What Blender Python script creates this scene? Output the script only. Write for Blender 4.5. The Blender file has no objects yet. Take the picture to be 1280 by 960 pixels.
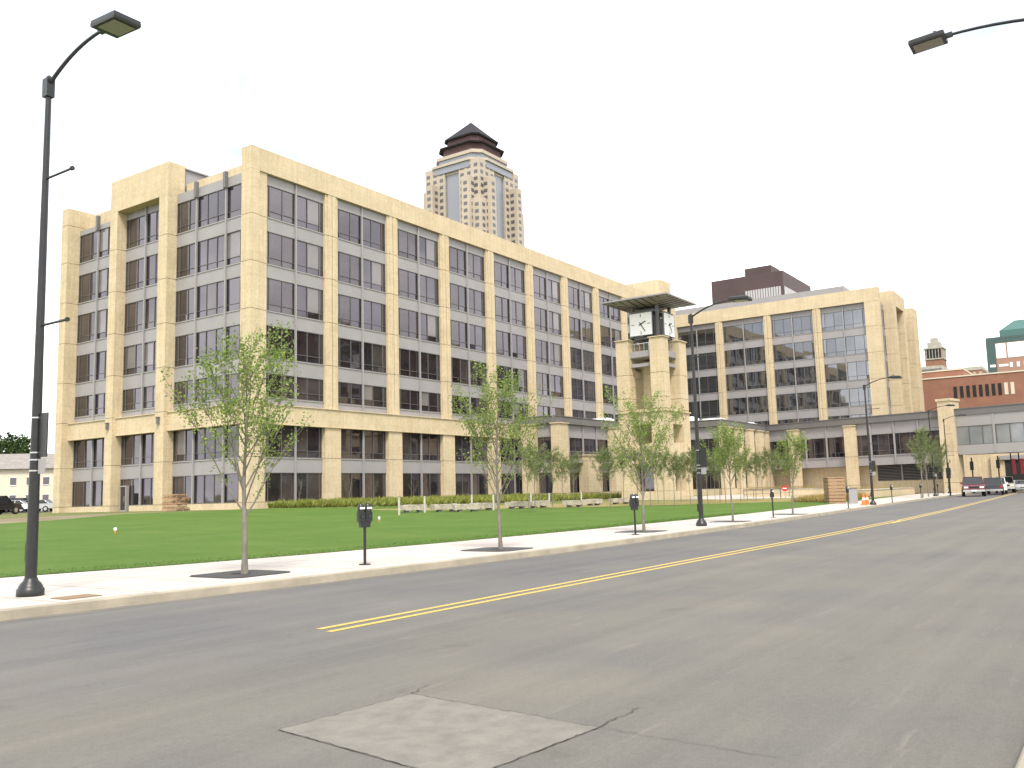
import bpy, math, random
from math import radians, sin, cos, pi, sqrt, atan2
from mathutils import Vector, Matrix
random.seed(7)
scn = bpy.context.scene
COL = scn.collection

# ------------------------------------------------------------------ camera
FPX, YW, PT, RL, EYE = 1122.88, .602124, .120881, -.0272105, 1.6
fw = Vector((cos(PT)*cos(YW), cos(PT)*sin(YW), sin(PT)))
rt = Vector((sin(YW), -cos(YW), 0)); up = rt.cross(fw)
ra = rt*cos(RL) + up*sin(RL); ua = up*cos(RL) - rt*sin(RL)
cd = bpy.data.cameras.new('camera'); co = bpy.data.objects.new('camera', cd); COL.objects.link(co)
m = Matrix((ra, ua, -fw)).transposed().to_4x4(); m.translation = Vector((0, 0, EYE)); co.matrix_world = m
cd.sensor_width = 36; cd.lens = FPX/1280*36; cd.clip_start = .1; cd.clip_end = 6000
scn.camera = co
CAM = Vector((0, 0, EYE))
def ray(x, y): return fw + ra*((x-640)/FPX) - ua*((y-480)/FPX)
def on_z(x, y, z): d = ray(x, y); return CAM + d*((z-EYE)/d.z)
def on_y(x, y, Y): d = ray(x, y); return CAM + d*(Y/d.y)
def on_x(x, y, X): d = ray(x, y); return CAM + d*(X/d.x)
def at_d(x, y, D): d = ray(x, y); return CAM + d*(D/math.hypot(d.x, d.y))

# ------------------------------------------------------------------ profiles of street
def lerp(tab, x):
    if x <= tab[0][0]: return tab[0][1]
    for (a, b), (c, d) in zip(tab, tab[1:]):
        if x <= c: return b + (d-b)*(x-a)/(c-a)
    return tab[-1][1]
CURB = [(-60, 15), (0, 13.75), (6.6, 13.42), (11, 13.0), (16, 12.75), (21, 12.62), (28, 12.75), (36, 13.05), (46, 13.55), (58, 14.2), (70, 14.85), (85, 15.7), (100, 16.2), (112, 16.3), (127, 17.2), (160, 19.5), (300, 30)]
INNER = [(-60, 23), (0, 21.0), (9.5, 19.5), (12.6, 18.65), (16, 18.15), (22, 17.6), (30, 17.35), (40, 17.4), (48, 17.55), (60, 18.3), (70, 19), (85, 20), (100, 21), (127, 23), (160, 25), (300, 35)]
MID = [(-60, 8.35), (30, 8.3), (40, 8.5), (57, 9.05), (100, 11.0), (149, 13.5), (300, 23)]
NEAR = [(-60, .66), (30, .66), (60, .9), (100, 2.5), (149, 5), (300, 14)]
def curb(x): return lerp(CURB, x)
def inner(x): return lerp(INNER, x)
def terr(x, y):
    t = max(0, y-inner(x))
    return min(.15 + .0192*t, .9)
def on_t(x, y):
    z = .3
    for i in range(60):
        p = on_z(x, y, z); z = .5*z + .5*terr(p.x, p.y)
    return Vector((p.x, p.y, terr(p.x, p.y)))

# ------------------------------------------------------------------ mesh helper
class MB:
    def __init__(s): s.v = []; s.f = []; s.mi = []; s.M = None; s.cur = 0; s.smooth = []
        
    def add(s, vs, fs, smooth=False):
        b = len(s.v)
        for v in vs:
            v = Vector(v)
            if s.M: v = s.M @ v
            s.v.append(v)
        for f in fs: s.f.append([b+i for i in f]); s.mi.append(s.cur); s.smooth.append(smooth)
    def box(s, x0, x1, y0, y1, z0, z1):
        s.add([(x0,y0,z0),(x1,y0,z0),(x1,y1,z0),(x0,y1,z0),(x0,y0,z1),(x1,y0,z1),(x1,y1,z1),(x0,y1,z1)],
              [(0,3,2,1),(4,5,6,7),(0,1,5,4),(1,2,6,5),(2,3,7,6),(3,0,4,7)])
    def quad(s, a, b, c, d): s.add([a, b, c, d], [(0,1,2,3)])
    def prism(s, poly, z0, z1):
        n = len(poly)
        s.add([(x,y,z0) for x,y in poly]+[(x,y,z1) for x,y in poly],
              [tuple(range(n-1,-1,-1)), tuple(range(n,2*n))]+[(i,(i+1)%n,n+(i+1)%n,n+i) for i in range(n)])
    def loft(s, rings, cap=True, smooth=False):
        n = len(rings[0]); vs = [p for r in rings for p in r]; fs = []
        for k in range(len(rings)-1):
            for i in range(n):
                fs.append((k*n+i, k*n+(i+1)%n, (k+1)*n+(i+1)%n, (k+1)*n+i))
        s.add(vs, fs, smooth)
        if cap:
            s.add(rings[0], [tuple(range(n-1,-1,-1))]); s.add(rings[-1], [tuple(range(n))])
    def tube(s, pts, rad, n=8, cap=True):
        pts = [Vector(p) for p in pts]
        if not hasattr(rad, '__len__'): rad = [rad]*len(pts)
        rings = []; px = None
        for i, p in enumerate(pts):
            d = (pts[min(i+1,len(pts)-1)]-pts[max(i-1,0)])
            if d.length < 1e-6: d = Vector((0,0,1))
            d.normalize()
            if px is None: px = d.orthogonal().normalized()
            px = (px - d*px.dot(d))
            if px.length < 1e-4: px = d.orthogonal()
            px.normalize(); py = d.cross(px)
            rings.append([p + (px*cos(2*pi*k/n)+py*sin(2*pi*k/n))*rad[i] for k in range(n)])
        s.loft(rings, cap, True)
    def cyl(s, c, r, h, n=16, axis='z'):
        e = {'z': Vector((0,0,h)), 'y': Vector((0,h,0)), 'x': Vector((h,0,0))}[axis]
        s.tube([Vector(c), Vector(c)+e], r, n)
    def build(s, name, mats, parent=None, loc=(0,0,0), rz=0, bevel=0):
        me = bpy.data.meshes.new(name)
        me.from_pydata([tuple(v) for v in s.v], [], s.f)
        if not isinstance(mats, (list, tuple)): mats = [mats]
        for m_ in mats: me.materials.append(m_)
        me.polygons.foreach_set('material_index', s.mi)
        me.polygons.foreach_set('use_smooth', s.smooth)
        me.update()
        return place(name, me, parent, loc, rz, bevel)
def place(name, me, parent=None, loc=(0,0,0), rz=0, bevel=0):
    o = bpy.data.objects.new(name, me); COL.objects.link(o)
    if parent: o.parent = parent
    o.location = loc; o.rotation_euler = (0,0,rz)
    if bevel:
        b = o.modifiers.new('bevel', 'BEVEL'); b.width = bevel; b.segments = 2; b.limit_method = 'ANGLE'
    return o
def tag(o, label=None, cat=None, group=None, kind=None):
    if label: o['label'] = label
    if cat: o['category'] = cat
    if group: o['group'] = group
    if kind: o['kind'] = kind
    return o
def thing(name, label, cat, loc=(0,0,0), rz=0, group=None):
    o = bpy.data.objects.new(name, None); COL.objects.link(o); o.location = loc; o.rotation_euler = (0,0,rz)
    o.empty_display_size = .3
    return tag(o, label, cat, group)
def kids(o): return [c for c in bpy.data.objects if c.parent == o]
def copy_tree(o, parent=None):
    c = o.copy(); COL.objects.link(c); c.parent = parent
    for ch in kids(o): copy_tree(ch, c)
    return c

# ------------------------------------------------------------------ materials
def mat(name, col, rough=.8, metal=0, spec=.5, ior=None):
    m_ = bpy.data.materials.new(name); m_.use_nodes = True
    b = m_.node_tree.nodes['Principled BSDF']
    b.inputs['Base Color'].default_value = (*col, 1); b.inputs['Roughness'].default_value = rough
    b.inputs['Metallic'].default_value = metal; b.inputs['Specular IOR Level'].default_value = spec
    if ior: b.inputs['IOR'].default_value = ior
    return m_
def N(m_, typ, **kw):
    n = m_.node_tree.nodes.new(typ)
    for k, v in kw.items():
        if k in n.inputs: n.inputs[k].default_value = v
        else: setattr(n, k, v)
    return n
def L(m_, a, b): m_.node_tree.links.new(a, b)
def noise_var(m_, col, amt=.15, scale=2., detail=6, bump=0, bscale=40, stretch=(1,1,1), col2=None):
    b = m_.node_tree.nodes['Principled BSDF']
    tc = N(m_, 'ShaderNodeTexCoord'); mp = N(m_, 'ShaderNodeMapping'); mp.inputs['Scale'].default_value = stretch
    L(m_, tc.outputs['Object'], mp.inputs['Vector'])
    nz = N(m_, 'ShaderNodeTexNoise', Scale=scale, Detail=detail, Roughness=.6); L(m_, mp.outputs[0], nz.inputs['Vector'])
    cr = N(m_, 'ShaderNodeValToRGB'); cr.color_ramp.elements[0].position = .3; cr.color_ramp.elements[1].position = .7
    c2 = col2 or tuple(c*(1-amt) for c in col); c1 = tuple(min(1, c*(1+amt)) for c in col) if not col2 else col
    cr.color_ramp.elements[0].color = (*c2, 1); cr.color_ramp.elements[1].color = (*c1, 1)
    L(m_, nz.outputs['Fac'], cr.inputs['Fac']); L(m_, cr.outputs[0], b.inputs['Base Color'])
    if bump:
        n2 = N(m_, 'ShaderNodeTexNoise', Scale=bscale, Detail=4); L(m_, mp.outputs[0], n2.inputs['Vector'])
        bp = N(m_, 'ShaderNodeBump', Strength=bump, Distance=.02); L(m_, n2.outputs['Fac'], bp.inputs['Height']); L(m_, bp.outputs[0], b.inputs['Normal'])
    return cr, mp
def mix(m_, a, b, fac, blend='MIX'):
    n = N(m_, 'ShaderNodeMix', data_type='RGBA', blend_type=blend)
    for sock, v in ((n.inputs[6], a), (n.inputs[7], b), (n.inputs[0], fac)):
        if hasattr(v, 'links'): L(m_, v, sock)
        elif hasattr(v, '__len__'): sock.default_value = (*v, 1)
        else: sock.default_value = v
    return n.outputs[2]
def stone_mat(name, col, bw=1.5, bh=.72):
    """cast limestone: blotches, faint block joints"""
    m_ = mat(name, col, .88, spec=.25)
    b = m_.node_tree.nodes['Principled BSDF']
    cr, mp = noise_var(m_, col, .07, .45, 8, .25, 30)
    n2 = N(m_, 'ShaderNodeTexNoise', Scale=3.5, Detail=8, Roughness=.7); L(m_, mp.outputs[0], n2.inputs['Vector'])
    c2 = N(m_, 'ShaderNodeValToRGB'); c2.color_ramp.elements[0].position = .36; c2.color_ramp.elements[1].position = .62
    c2.color_ramp.elements[0].color = (.86, .84, .80, 1); c2.color_ramp.elements[1].color = (1, 1, 1, 1); L(m_, n2.outputs['Fac'], c2.inputs['Fac'])
    o1 = mix(m_, cr.outputs[0], c2.outputs[0], 1.0, 'MULTIPLY')
    # vertical rain streaks
    tc = N(m_, 'ShaderNodeTexCoord'); mp2 = N(m_, 'ShaderNodeMapping'); mp2.inputs['Scale'].default_value = (1.6, 1.6, .09); L(m_, tc.outputs['Object'], mp2.inputs['Vector'])
    n3 = N(m_, 'ShaderNodeTexNoise', Scale=2.2, Detail=5); L(m_, mp2.outputs[0], n3.inputs['Vector'])
    c3 = N(m_, 'ShaderNodeValToRGB'); c3.color_ramp.elements[0].position = .35; c3.color_ramp.elements[1].position = .6
    c3.color_ramp.elements[0].color = (.9, .87, .82, 1); c3.color_ramp.elements[1].color = (1, 1, 1, 1); L(m_, n3.outputs['Fac'], c3.inputs['Fac'])
    o2 = mix(m_, o1, c3.outputs[0], .8, 'MULTIPLY')
    # joints from z only (works on every facing)
    sx = N(m_, 'ShaderNodeSeparateXYZ'); L(m_, tc.outputs['Object'], sx.inputs[0])
    ad = N(m_, 'ShaderNodeMath', operation='ADD'); L(m_, sx.outputs[0], ad.inputs[0]); L(m_, sx.outputs[1], ad.inputs[1])
    cb = N(m_, 'ShaderNodeCombineXYZ'); L(m_, ad.outputs[0], cb.inputs[0]); L(m_, sx.outputs[2], cb.inputs[1])
    br = N(m_, 'ShaderNodeTexBrick'); L(m_, cb.outputs[0], br.inputs['Vector'])
    br.inputs['Scale'].default_value = 1; br.inputs['Brick Width'].default_value = bw; br.inputs['Row Height'].default_value = bh
    br.inputs['Mortar Size'].default_value = .012; br.inputs['Color1'].default_value = (1,1,1,1); br.inputs['Color2'].default_value = (.94,.935,.92,1); br.inputs['Mortar'].default_value = (.84,.81,.76,1)
    o3 = mix(m_, o2, br.outputs['Color'], .9, 'MULTIPLY')
    L(m_, o3, b.inputs['Base Color'])
    return m_

M = {}
M['stone'] = stone_mat('limestone', (.60, .505, .35))
M['joint'] = mat('dark_joint', (.22, .18, .11), .95)
M['panel'] = mat('grey_metal_panel', (.285, .272, .272), .5, .0, .4); noise_var(M['panel'], (.285, .272, .272), .06, .6, 5)
M['panel_dark'] = mat('dark_grey_cap', (.14, .135, .13), .5); noise_var(M['panel_dark'], (.14, .135, .13), .08, .7)
M['frame'] = mat('window_frame_metal', (.12, .117, .115), .45, .3)
M['frame_mid'] = mat('mid_grey_metal', (.17, .17, .17), .4, .3)
M['sill'] = mat('light_sill_metal', (.33, .32, .31), .45, .2)
def glass(name, base, rough=.03, ior=1.75, amt=.5, sc=.35):
    m_ = mat(name, base, rough, 0, .5, ior)
    noise_var(m_, base, amt, sc, 3)
    b = m_.node_tree.nodes['Principled BSDF']
    b.inputs['Specular Tint'].default_value = (.94, .86, .96, 1)
    tc = N(m_, 'ShaderNodeTexCoord'); nz = N(m_, 'ShaderNodeTexNoise', Scale=.5, Detail=1); L(m_, tc.outputs['Object'], nz.inputs['Vector'])
    bp = N(m_, 'ShaderNodeBump', Strength=.06, Distance=.15); L(m_, nz.outputs['Fac'], bp.inputs['Height']); L(m_, bp.outputs[0], b.inputs['Normal'])
    return m_
M['glass'] = glass('tinted_glass', (.016, .015, .017), ior=2.05)
M['glass2'] = glass('tinted_glass_blinds', (.045, .039, .037), ior=1.9)
M['glass_b'] = glass('second_block_glass', (.02, .02, .022), ior=2.6)
M['glass_b'].node_tree.nodes['Principled BSDF'].inputs['Specular Tint'].default_value = (.93, .95, 1, 1)
M['glass_blind'] = glass('window_with_pale_blind', (.16, .15, .145), .12, 1.8, .2)
M['glass_pale'] = glass('pale_bridge_glass', (.20, .215, .215), .06, 1.7, .25, .25)
M['shadow'] = mat('dark_interior', (.02, .02, .02), .9)
M['black'] = mat('black_paint', (.012, .013, .013), .38, 0, .5); noise_var(M['black'], (.014, .015, .014), .3, 6)
M['dark_metal'] = mat('dark_metal', (.05, .05, .05), .5, .4)
M['steel'] = mat('steel', (.55, .55, .54), .3, .9)
M['lens'] = mat('lamp_lens', (.22, .20, .17), .15, 0, .6)
M['white'] = mat('white_paint', (.93, .93, .93), .5)
M['red'] = mat('red_paint', (.55, .03, .03), .45)
M['orange'] = mat('orange_plastic', (.75, .16, .03), .5)
M['roofdark'] = mat('flat_roof', (.3, .29, .27), .9)
M['concrete'] = mat('concrete', (.45, .42, .37), .9); noise_var(M['concrete'], (.45, .42, .37), .12, 3, 8, .2, 60)
M['wood'] = mat('weathered_wood', (.30, .19, .11), .85); noise_var(M['wood'], (.33, .21, .12), .35, 2, 6, .3, 20, (1, 6, 6))
M['woodgrey'] = mat('cut_stone', (.36, .32, .26), .9); noise_var(M['woodgrey'], (.38, .34, .27), .3, 3, 8, .5, 25)
M['bark'] = mat('bark', (.20, .17, .13), .9); noise_var(M['bark'], (.17, .155, .125), .3, 9, 6, .4, 40, (1,1,.3))
M['bark_dark'] = mat('bark_dark', (.16, .12, .085), .9); noise_var(M['bark_dark'], (.16, .12, .085), .3, 9, 6)
def leaf_mat(name, c1, c2):
    m_ = mat(name, c1, .6, 0, .3)
    b = m_.node_tree.nodes['Principled BSDF']
    ge = N(m_, 'ShaderNodeNewGeometry')
    cr = N(m_, 'ShaderNodeValToRGB'); cr.color_ramp.elements[0].color = (*c1, 1); cr.color_ramp.elements[1].color = (*c2, 1)
    L(m_, ge.outputs['Random Per Island'], cr.inputs['Fac']); L(m_, cr.outputs[0], b.inputs['Base Color'])
    tr = N(m_, 'ShaderNodeBsdfTranslucent'); L(m_, cr.outputs[0], tr.inputs['Color'])
    mx = N(m_, 'ShaderNodeMixShader', Fac=.35); out = m_.node_tree.nodes['Material Output']
    L(m_, b.outputs[0], mx.inputs[1]); L(m_, tr.outputs[0], mx.inputs[2]); L(m_, mx.outputs[0], out.inputs['Surface'])
    return m_
M['leaf'] = leaf_mat('spring_leaf', (.12, .19, .03), (.26, .34, .08))
M['leaf_olive'] = leaf_mat('olive_leaf', (.12, .16, .05), (.22, .26, .10))
M['leaf_dark'] = leaf_mat('dark_leaf', (.03, .06, .015), (.08, .13, .03))
M['grassy'] = leaf_mat('ornamental_grass', (.15, .20, .03), (.34, .35, .09))
M['drygrass'] = leaf_mat('dry_grass', (.30, .22, .07), (.42, .33, .12))
M['blade'] = leaf_mat('lawn_blade', (.08, .16, .024), (.13, .21, .045))

# asphalt
m_ = M['asphalt'] = mat('asphalt', (.13, .125, .115), .85, 0, .3)
b = m_.node_tree.nodes['Principled BSDF']
tc = N(m_, 'ShaderNodeTexCoord')
mp = N(m_, 'ShaderNodeMapping'); mp.inputs['Scale'].default_value = (.05, 1.7, 1); L(m_, tc.outputs['Object'], mp.inputs['Vector'])
n1 = N(m_, 'ShaderNodeTexNoise', Scale=1., Detail=7, Roughness=.62); L(m_, mp.outputs[0], n1.inputs['Vector'])
c1 = N(m_, 'ShaderNodeValToRGB'); c1.color_ramp.elements[0].position = .36; c1.color_ramp.elements[1].position = .64
c1.color_ramp.elements[0].color = (.115, .112, .106, 1); c1.color_ramp.elements[1].color = (.138, .134, .126, 1)
L(m_, n1.outputs['Fac'], c1.inputs['Fac'])
n2 = N(m_, 'ShaderNodeTexNoise', Scale=.35, Detail=6, Roughness=.6); L(m_, tc.outputs['Object'], n2.inputs['Vector'])
c2 = N(m_, 'ShaderNodeValToRGB'); c2.color_ramp.elements[0].position = .38; c2.color_ramp.elements[1].position = .66
c2.color_ramp.elements[0].color = (.93, .93, .95, 1); c2.color_ramp.elements[1].color = (1.14, 1.11, 1.04, 1); L(m_, n2.outputs['Fac'], c2.inputs['Fac'])
o1 = mix(m_, c1.outputs[0], c2.outputs[0], 1., 'MULTIPLY')
# dusty buff tint on the near side, bluer on the far lane
sx = N(m_, 'ShaderNodeSeparateXYZ'); L(m_, tc.outputs['Object'], sx.inputs[0])
mr = N(m_, 'ShaderNodeMapRange'); mr.inputs['From Min'].default_value = 9.5; mr.inputs['From Max'].default_value = 6.5; L(m_, sx.outputs[1], mr.inputs['Value'])
o2 = mix(m_, (.96, .96, 1.0), (1.06, 1.045, .99), mr.outputs[0])
o3 = mix(m_, o1, o2, 1., 'MULTIPLY')
# fine aggregate, pale specks
n3 = N(m_, 'ShaderNodeTexNoise', Scale=55., Detail=3, Roughness=.8); L(m_, tc.outputs['Object'], n3.inputs['Vector'])
c3 = N(m_, 'ShaderNodeValToRGB'); c3.color_ramp.elements[0].position = .3; c3.color_ramp.elements[1].position = .75
c3.color_ramp.elements[0].color = (.8, .8, .8, 1); c3.color_ramp.elements[1].color = (1.22, 1.21, 1.18, 1); L(m_, n3.outputs['Fac'], c3.inputs['Fac'])
o4 = mix(m_, o3, c3.outputs[0], .9, 'MULTIPLY')
n6 = N(m_, 'ShaderNodeTexNoise', Scale=14., Detail=8, Roughness=.85); L(m_, tc.outputs['Object'], n6.inputs['Vector'])
c6 = N(m_, 'ShaderNodeValToRGB'); c6.color_ramp.elements[0].position = .32; c6.color_ramp.elements[1].position = .68
c6.color_ramp.elements[0].color = (.86, .86, .86, 1); c6.color_ramp.elements[1].color = (1.12, 1.12, 1.1, 1); L(m_, n6.outputs['Fac'], c6.inputs['Fac'])
o4 = mix(m_, o4, c6.outputs[0], .9, 'MULTIPLY')
v7 = N(m_, 'ShaderNodeTexNoise', Scale=1.1, Detail=3, Roughness=.5); L(m_, tc.outputs['Object'], v7.inputs['Vector'])
c7 = N(m_, 'ShaderNodeValToRGB'); c7.color_ramp.elements[0].position = .24; c7.color_ramp.elements[1].position = .34
c7.color_ramp.elements[0].color = (.80, .79, .77, 1); c7.color_ramp.elements[1].color = (1, 1, 1, 1); L(m_, v7.outputs['Fac'], c7.inputs['Fac'])
o4 = mix(m_, o4, c7.outputs[0], .8, 'MULTIPLY')
# scuffs: stretched diagonal pale scratches
mp3 = N(m_, 'ShaderNodeMapping'); mp3.inputs['Scale'].default_value = (.5, 5, 1); mp3.inputs['Rotation'].default_value = (0, 0, .9); L(m_, tc.outputs['Object'], mp3.inputs['Vector'])
n5 = N(m_, 'ShaderNodeTexNoise', Scale=1.3, Detail=5, Roughness=.7); L(m_, mp3.outputs[0], n5.inputs['Vector'])
c5 = N(m_, 'ShaderNodeValToRGB'); c5.color_ramp.elements[0].position = .60; c5.color_ramp.elements[1].position = .74
c5.color_ramp.elements[0].color = (0, 0, 0, 1); c5.color_ramp.elements[1].color = (.35, .35, .35, 1); L(m_, n5.outputs['Fac'], c5.inputs['Fac'])
o5 = mix(m_, o4, (.27, .24, .19), c5.outputs[0])
L(m_, o5, b.inputs['Base Color'])
bp = N(m_, 'ShaderNodeBump', Strength=.35, Distance=.01); L(m_, n3.outputs['Fac'], bp.inputs['Height']); L(m_, bp.outputs[0], b.inputs['Normal'])

def joint_mat(name, col, w, h, mortar, off=0):
    m_ = mat(name, col, .85, 0, .3); cr, mp = noise_var(m_, col, .05, .8, 8, .15, 50)
    b = m_.node_tree.nodes['Principled BSDF']; tc = N(m_, 'ShaderNodeTexCoord')
    br = N(m_, 'ShaderNodeTexBrick'); L(m_, tc.outputs['Object'], br.inputs['Vector'])
    br.offset = off; br.inputs['Scale'].default_value = 1; br.inputs['Brick Width'].default_value = w; br.inputs['Row Height'].default_value = h
    br.inputs['Mortar Size'].default_value = .02; br.inputs['Color1'].default_value = (1,1,1,1); br.inputs['Color2'].default_value = (.92,.91,.89,1); br.inputs['Mortar'].default_value = (*mortar,1)
    L(m_, mix(m_, cr.outputs[0], br.outputs['Color'], 1., 'MULTIPLY'), b.inputs['Base Color'])
    return m_
M['walk'] = joint_mat('sidewalk_concrete', (.50, .45, .405), 1.5, 1.5, (.5, .47, .42))
M['kerb'] = mat('kerb_concrete', (.30, .27, .21), .9)
cr, mp = noise_var(M['kerb'], (.33, .29, .22), .22, 1.4, 8, .3, 40)
M['patch'] = mat('concrete_patch', (.2, .19, .16), .9); noise_var(M['patch'], (.18, .168, .142), .18, 5, 12, .6, 70)
M['gutter'] = mat('gutter_dirt', (.14, .125, .1), .9); noise_var(M['gutter'], (.19, .17, .135), .3, 3, 9, .3, 50, (.3, 1, 1), (.11, .104, .094))
M['crack'] = mat('tar_crack', (.07, .065, .055), .9); noise_var(M['crack'], (.07, .063, .052), .4, 9)
m_ = M['yellow'] = mat('yellow_line_paint', (.52, .36, .05), .7); noise_var(m_, (.56, .40, .09), 0, 14, 9, 0, 1, (1,1,1), (.44, .31, .07))

m_ = M['lawn'] = mat('lawn_grass', (.06, .13, .02), .9, 0, .15)
b = m_.node_tree.nodes['Principled BSDF']; tc = N(m_, 'ShaderNodeTexCoord')
n1 = N(m_, 'ShaderNodeTexNoise', Scale=.3, Detail=10, Roughness=.75); L(m_, tc.outputs['Object'], n1.inputs['Vector'])
c1 = N(m_, 'ShaderNodeValToRGB'); c1.color_ramp.elements[0].position = .3; c1.color_ramp.elements[1].position = .7
c1.color_ramp.elements[0].color = (.066, .138, .020, 1); c1.color_ramp.elements[1].color = (.122, .188, .040, 1); L(m_, n1.outputs['Fac'], c1.inputs['Fac'])
n2 = N(m_, 'ShaderNodeTexNoise', Scale=9, Detail=8, Roughness=.8); L(m_, tc.outputs['Object'], n2.inputs['Vector'])
c2 = N(m_, 'ShaderNodeValToRGB'); c2.color_ramp.elements[0].position = .3; c2.color_ramp.elements[1].position = .72
c2.color_ramp.elements[0].color = (.72, .78, .7, 1); c2.color_ramp.elements[1].color = (1.22, 1.15, 1.15, 1); L(m_, n2.outputs['Fac'], c2.inputs['Fac'])
L(m_, mix(m_, c1.outputs[0], c2.outputs[0], 1., 'MULTIPLY'), b.inputs['Base Color'])
n3 = N(m_, 'ShaderNodeTexNoise', Scale=40, Detail=6); L(m_, tc.outputs['Object'], n3.inputs['Vector'])
bp = N(m_, 'ShaderNodeBump', Strength=.8, Distance=.06); L(m_, n3.outputs['Fac'], bp.inputs['Height']); L(m_, bp.outputs[0], b.inputs['Normal'])
M['ground'] = mat('rough_ground', (.2, .17, .1), .95, 0, .1); noise_var(M['ground'], (.20, .185, .085), .1, .15, 9, .5, 12, (1,1,1), (.09, .13, .035))
M['straw'] = mat('straw_mulch', (.3, .24, .12), .95, 0, .1); noise_var(M['straw'], (.34, .26, .12), .1, .9, 10, .6, 15, (.25,1,1), (.15, .16, .05))
M['dirt'] = mat('bare_dirt', (.24, .19, .13), .95, 0, .1); noise_var(M['dirt'], (.27, .22, .15), .1, .8, 10, .6, 10, (.3,1,1), (.14, .12, .07))

# ------------------------------------------------------------------ ground, street
def frange(a, b, st):
    n = max(1, int(round((b-a)/st))); return [a+(b-a)*i/n for i in range(n+1)]
def sheet(name, xs, rows, zf, material, label_kind='structure'):
    """rows: functions x->y"""
    g = MB(); vs = []
    n = len(rows)
    for x in xs:
        for r in rows:
            y = r(x); vs.append((x, y, zf(x, y)))
    fs = [(i*n+j, (i+1)*n+j, (i+1)*n+j+1, i*n+j+1) for i in range(len(xs)-1) for j in range(n-1)]
    g.add(vs, fs, True)
    o = g.build(name, material); tag(o, kind='structure'); return o
XS = frange(-60, 300, 3)
# one ground sheet to the horizon
gx = [-2500, -800, -300, -120] + frange(-60, 300, 6) + [450, 900, 2500]
def gzf(x, y):
    if y < inner(x)-.3: return -.06
    return terr(x, y)-.03
rows = [lambda x, v=v: v for v in (-2500, -600, -150, -40)] + [lambda x, k=k: inner(x)+k for k in (-21, -.35, -.25, 1, 4, 10, 20, 30, 39, 40)] + [lambda x, v=v: v for v in (110, 160, 260, 600, 2500)]
sheet('ground', gx, rows, gzf, M['ground'])
def ramp(a, b, n): return [lambda x, k=k: a(x)+(b(x)-a(x))*k/n for k in range(n+1)]
near = lambda x: lerp(NEAR, x)
sheet('road', XS, ramp(near, curb, 6), lambda x, y: 0, M['asphalt'])
sheet('sidewalk', XS, ramp(lambda x: curb(x)+.16, inner, 4), lambda x, y: .15, M['walk'])
sheet('sidewalk', XS, ramp(lambda x: near(x)-6, lambda x: near(x)-.16, 3), lambda x, y: .15, M['walk'])
def kerb(a, s):
    g = MB()
    rings = []
    for x in XS:
        y = a(x)
        rings.append([(x, y, -.04), (x, y+.012*s, .135), (x, y+.03*s, .152), (x, y+.164*s, .152), (x, y+.164*s, -.04)])
    g.loft(rings, True, False); o = g.build('kerb', M['kerb']); tag(o, kind='structure')
kerb(curb, 1); kerb(near, -1)
def strip(name, a, w, x0, x1, z, material, step=2.):
    g = MB(); vs = []; fs = []; xs = frange(x0, x1, step)
    for x in xs: vs += [(x, a(x)-w/2, z), (x, a(x)+w/2, z)]
    for i in range(len(xs)-1): fs.append((2*i, 2*i+2, 2*i+3, 2*i+1))
    g.add(vs, fs); o = g.build(name, material); tag(o, kind='structure')
mid = lambda x: lerp(MID, x)
strip('road_marking', lambda x: mid(x)+.14, .11, 7.95, 41, .004, M['yellow'])
strip('road_marking', lambda x: mid(x)-.14, .11, 7.85, 41, .004, M['yellow'])
strip('road_marking', lambda x: mid(x)+.02, .12, 41, 290, .004, M['yellow'])
strip('road_marking', lambda x: mid(x)-.26, .12, 38.5, 290, .004, M['yellow'])
strip('gutter_dirt', lambda x: curb(x)-.12, .26, -60, 140, .003, M['gutter'])
# concrete utility patch with cracked edges
P4 = [Vector((4.41, 5.09)), Vector((5.72, 5.0)), Vector((5.53, 3.16)), Vector((4.15, 3.28))]
g = MB(); g.add([(p.x, p.y, .004) for p in P4], [(3,2,1,0)]); tag(g.build('pavement_patch', M['patch']), kind='structure')
g = MB()
def crack(a, b, w=.0038, n=34, amp=.010):
    a = Vector(a); b = Vector(b); d = (b-a).normalized(); nrm = Vector((-d.y, d.x)); L0 = []; R0 = []
    for i in range(n+1):
        p = a.lerp(b, i/n) + nrm*random.uniform(-amp, amp); ww = w*random.uniform(.3, 1.2)
        L0.append(p+nrm*ww); R0.append(p-nrm*ww)
    vs = [(p.x, p.y, .008) for p in L0+R0]; k = n+1
    g.add(vs, [(i, i+k, i+k+1, i+1) for i in range(n)])
for i in range(4): crack(P4[i], P4[(i+1) % 4])
crack(P4[2], P4[2]+Vector((.62, .02)), .006, 10, .02)
crack(P4[1], P4[1]+Vector((.35, .12)), .006, 8, .02)
crack(P4[2]+Vector((0, 0)), P4[2]+Vector((-.1, -1.3)), .0025, 20, .015)
tag(g.build('pavement_crack', M['crack']), kind='structure')

# lawn
def lawn_far(x): return lerp([(-60, 38), (0, 42), (20, 46.5), (27, 50), (36, 57), (45, 58.5), (49, 58.3), (52, 53), (56, 49.5), (60, 46), (75, 35), (85, 30), (95, 24), (103, 21.8)], x)
sheet('lawn', frange(-60, 103, 1.5), ramp(inner, lawn_far, 24), lambda x, y: terr(x, y)+.012, M['lawn'])
# bare dirt strip left of the building
def dirt_lo(x): return lawn_far(x)-.1
sheet('dirt_path', frange(-60, 48.4, 2), ramp(dirt_lo, lambda x: lawn_far(x)+lerp([(-60, 9), (20, 7), (30, 5), (48, 1.5)], x), 3), lambda x, y: terr(x, y)+.004, M['dirt'])
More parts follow.
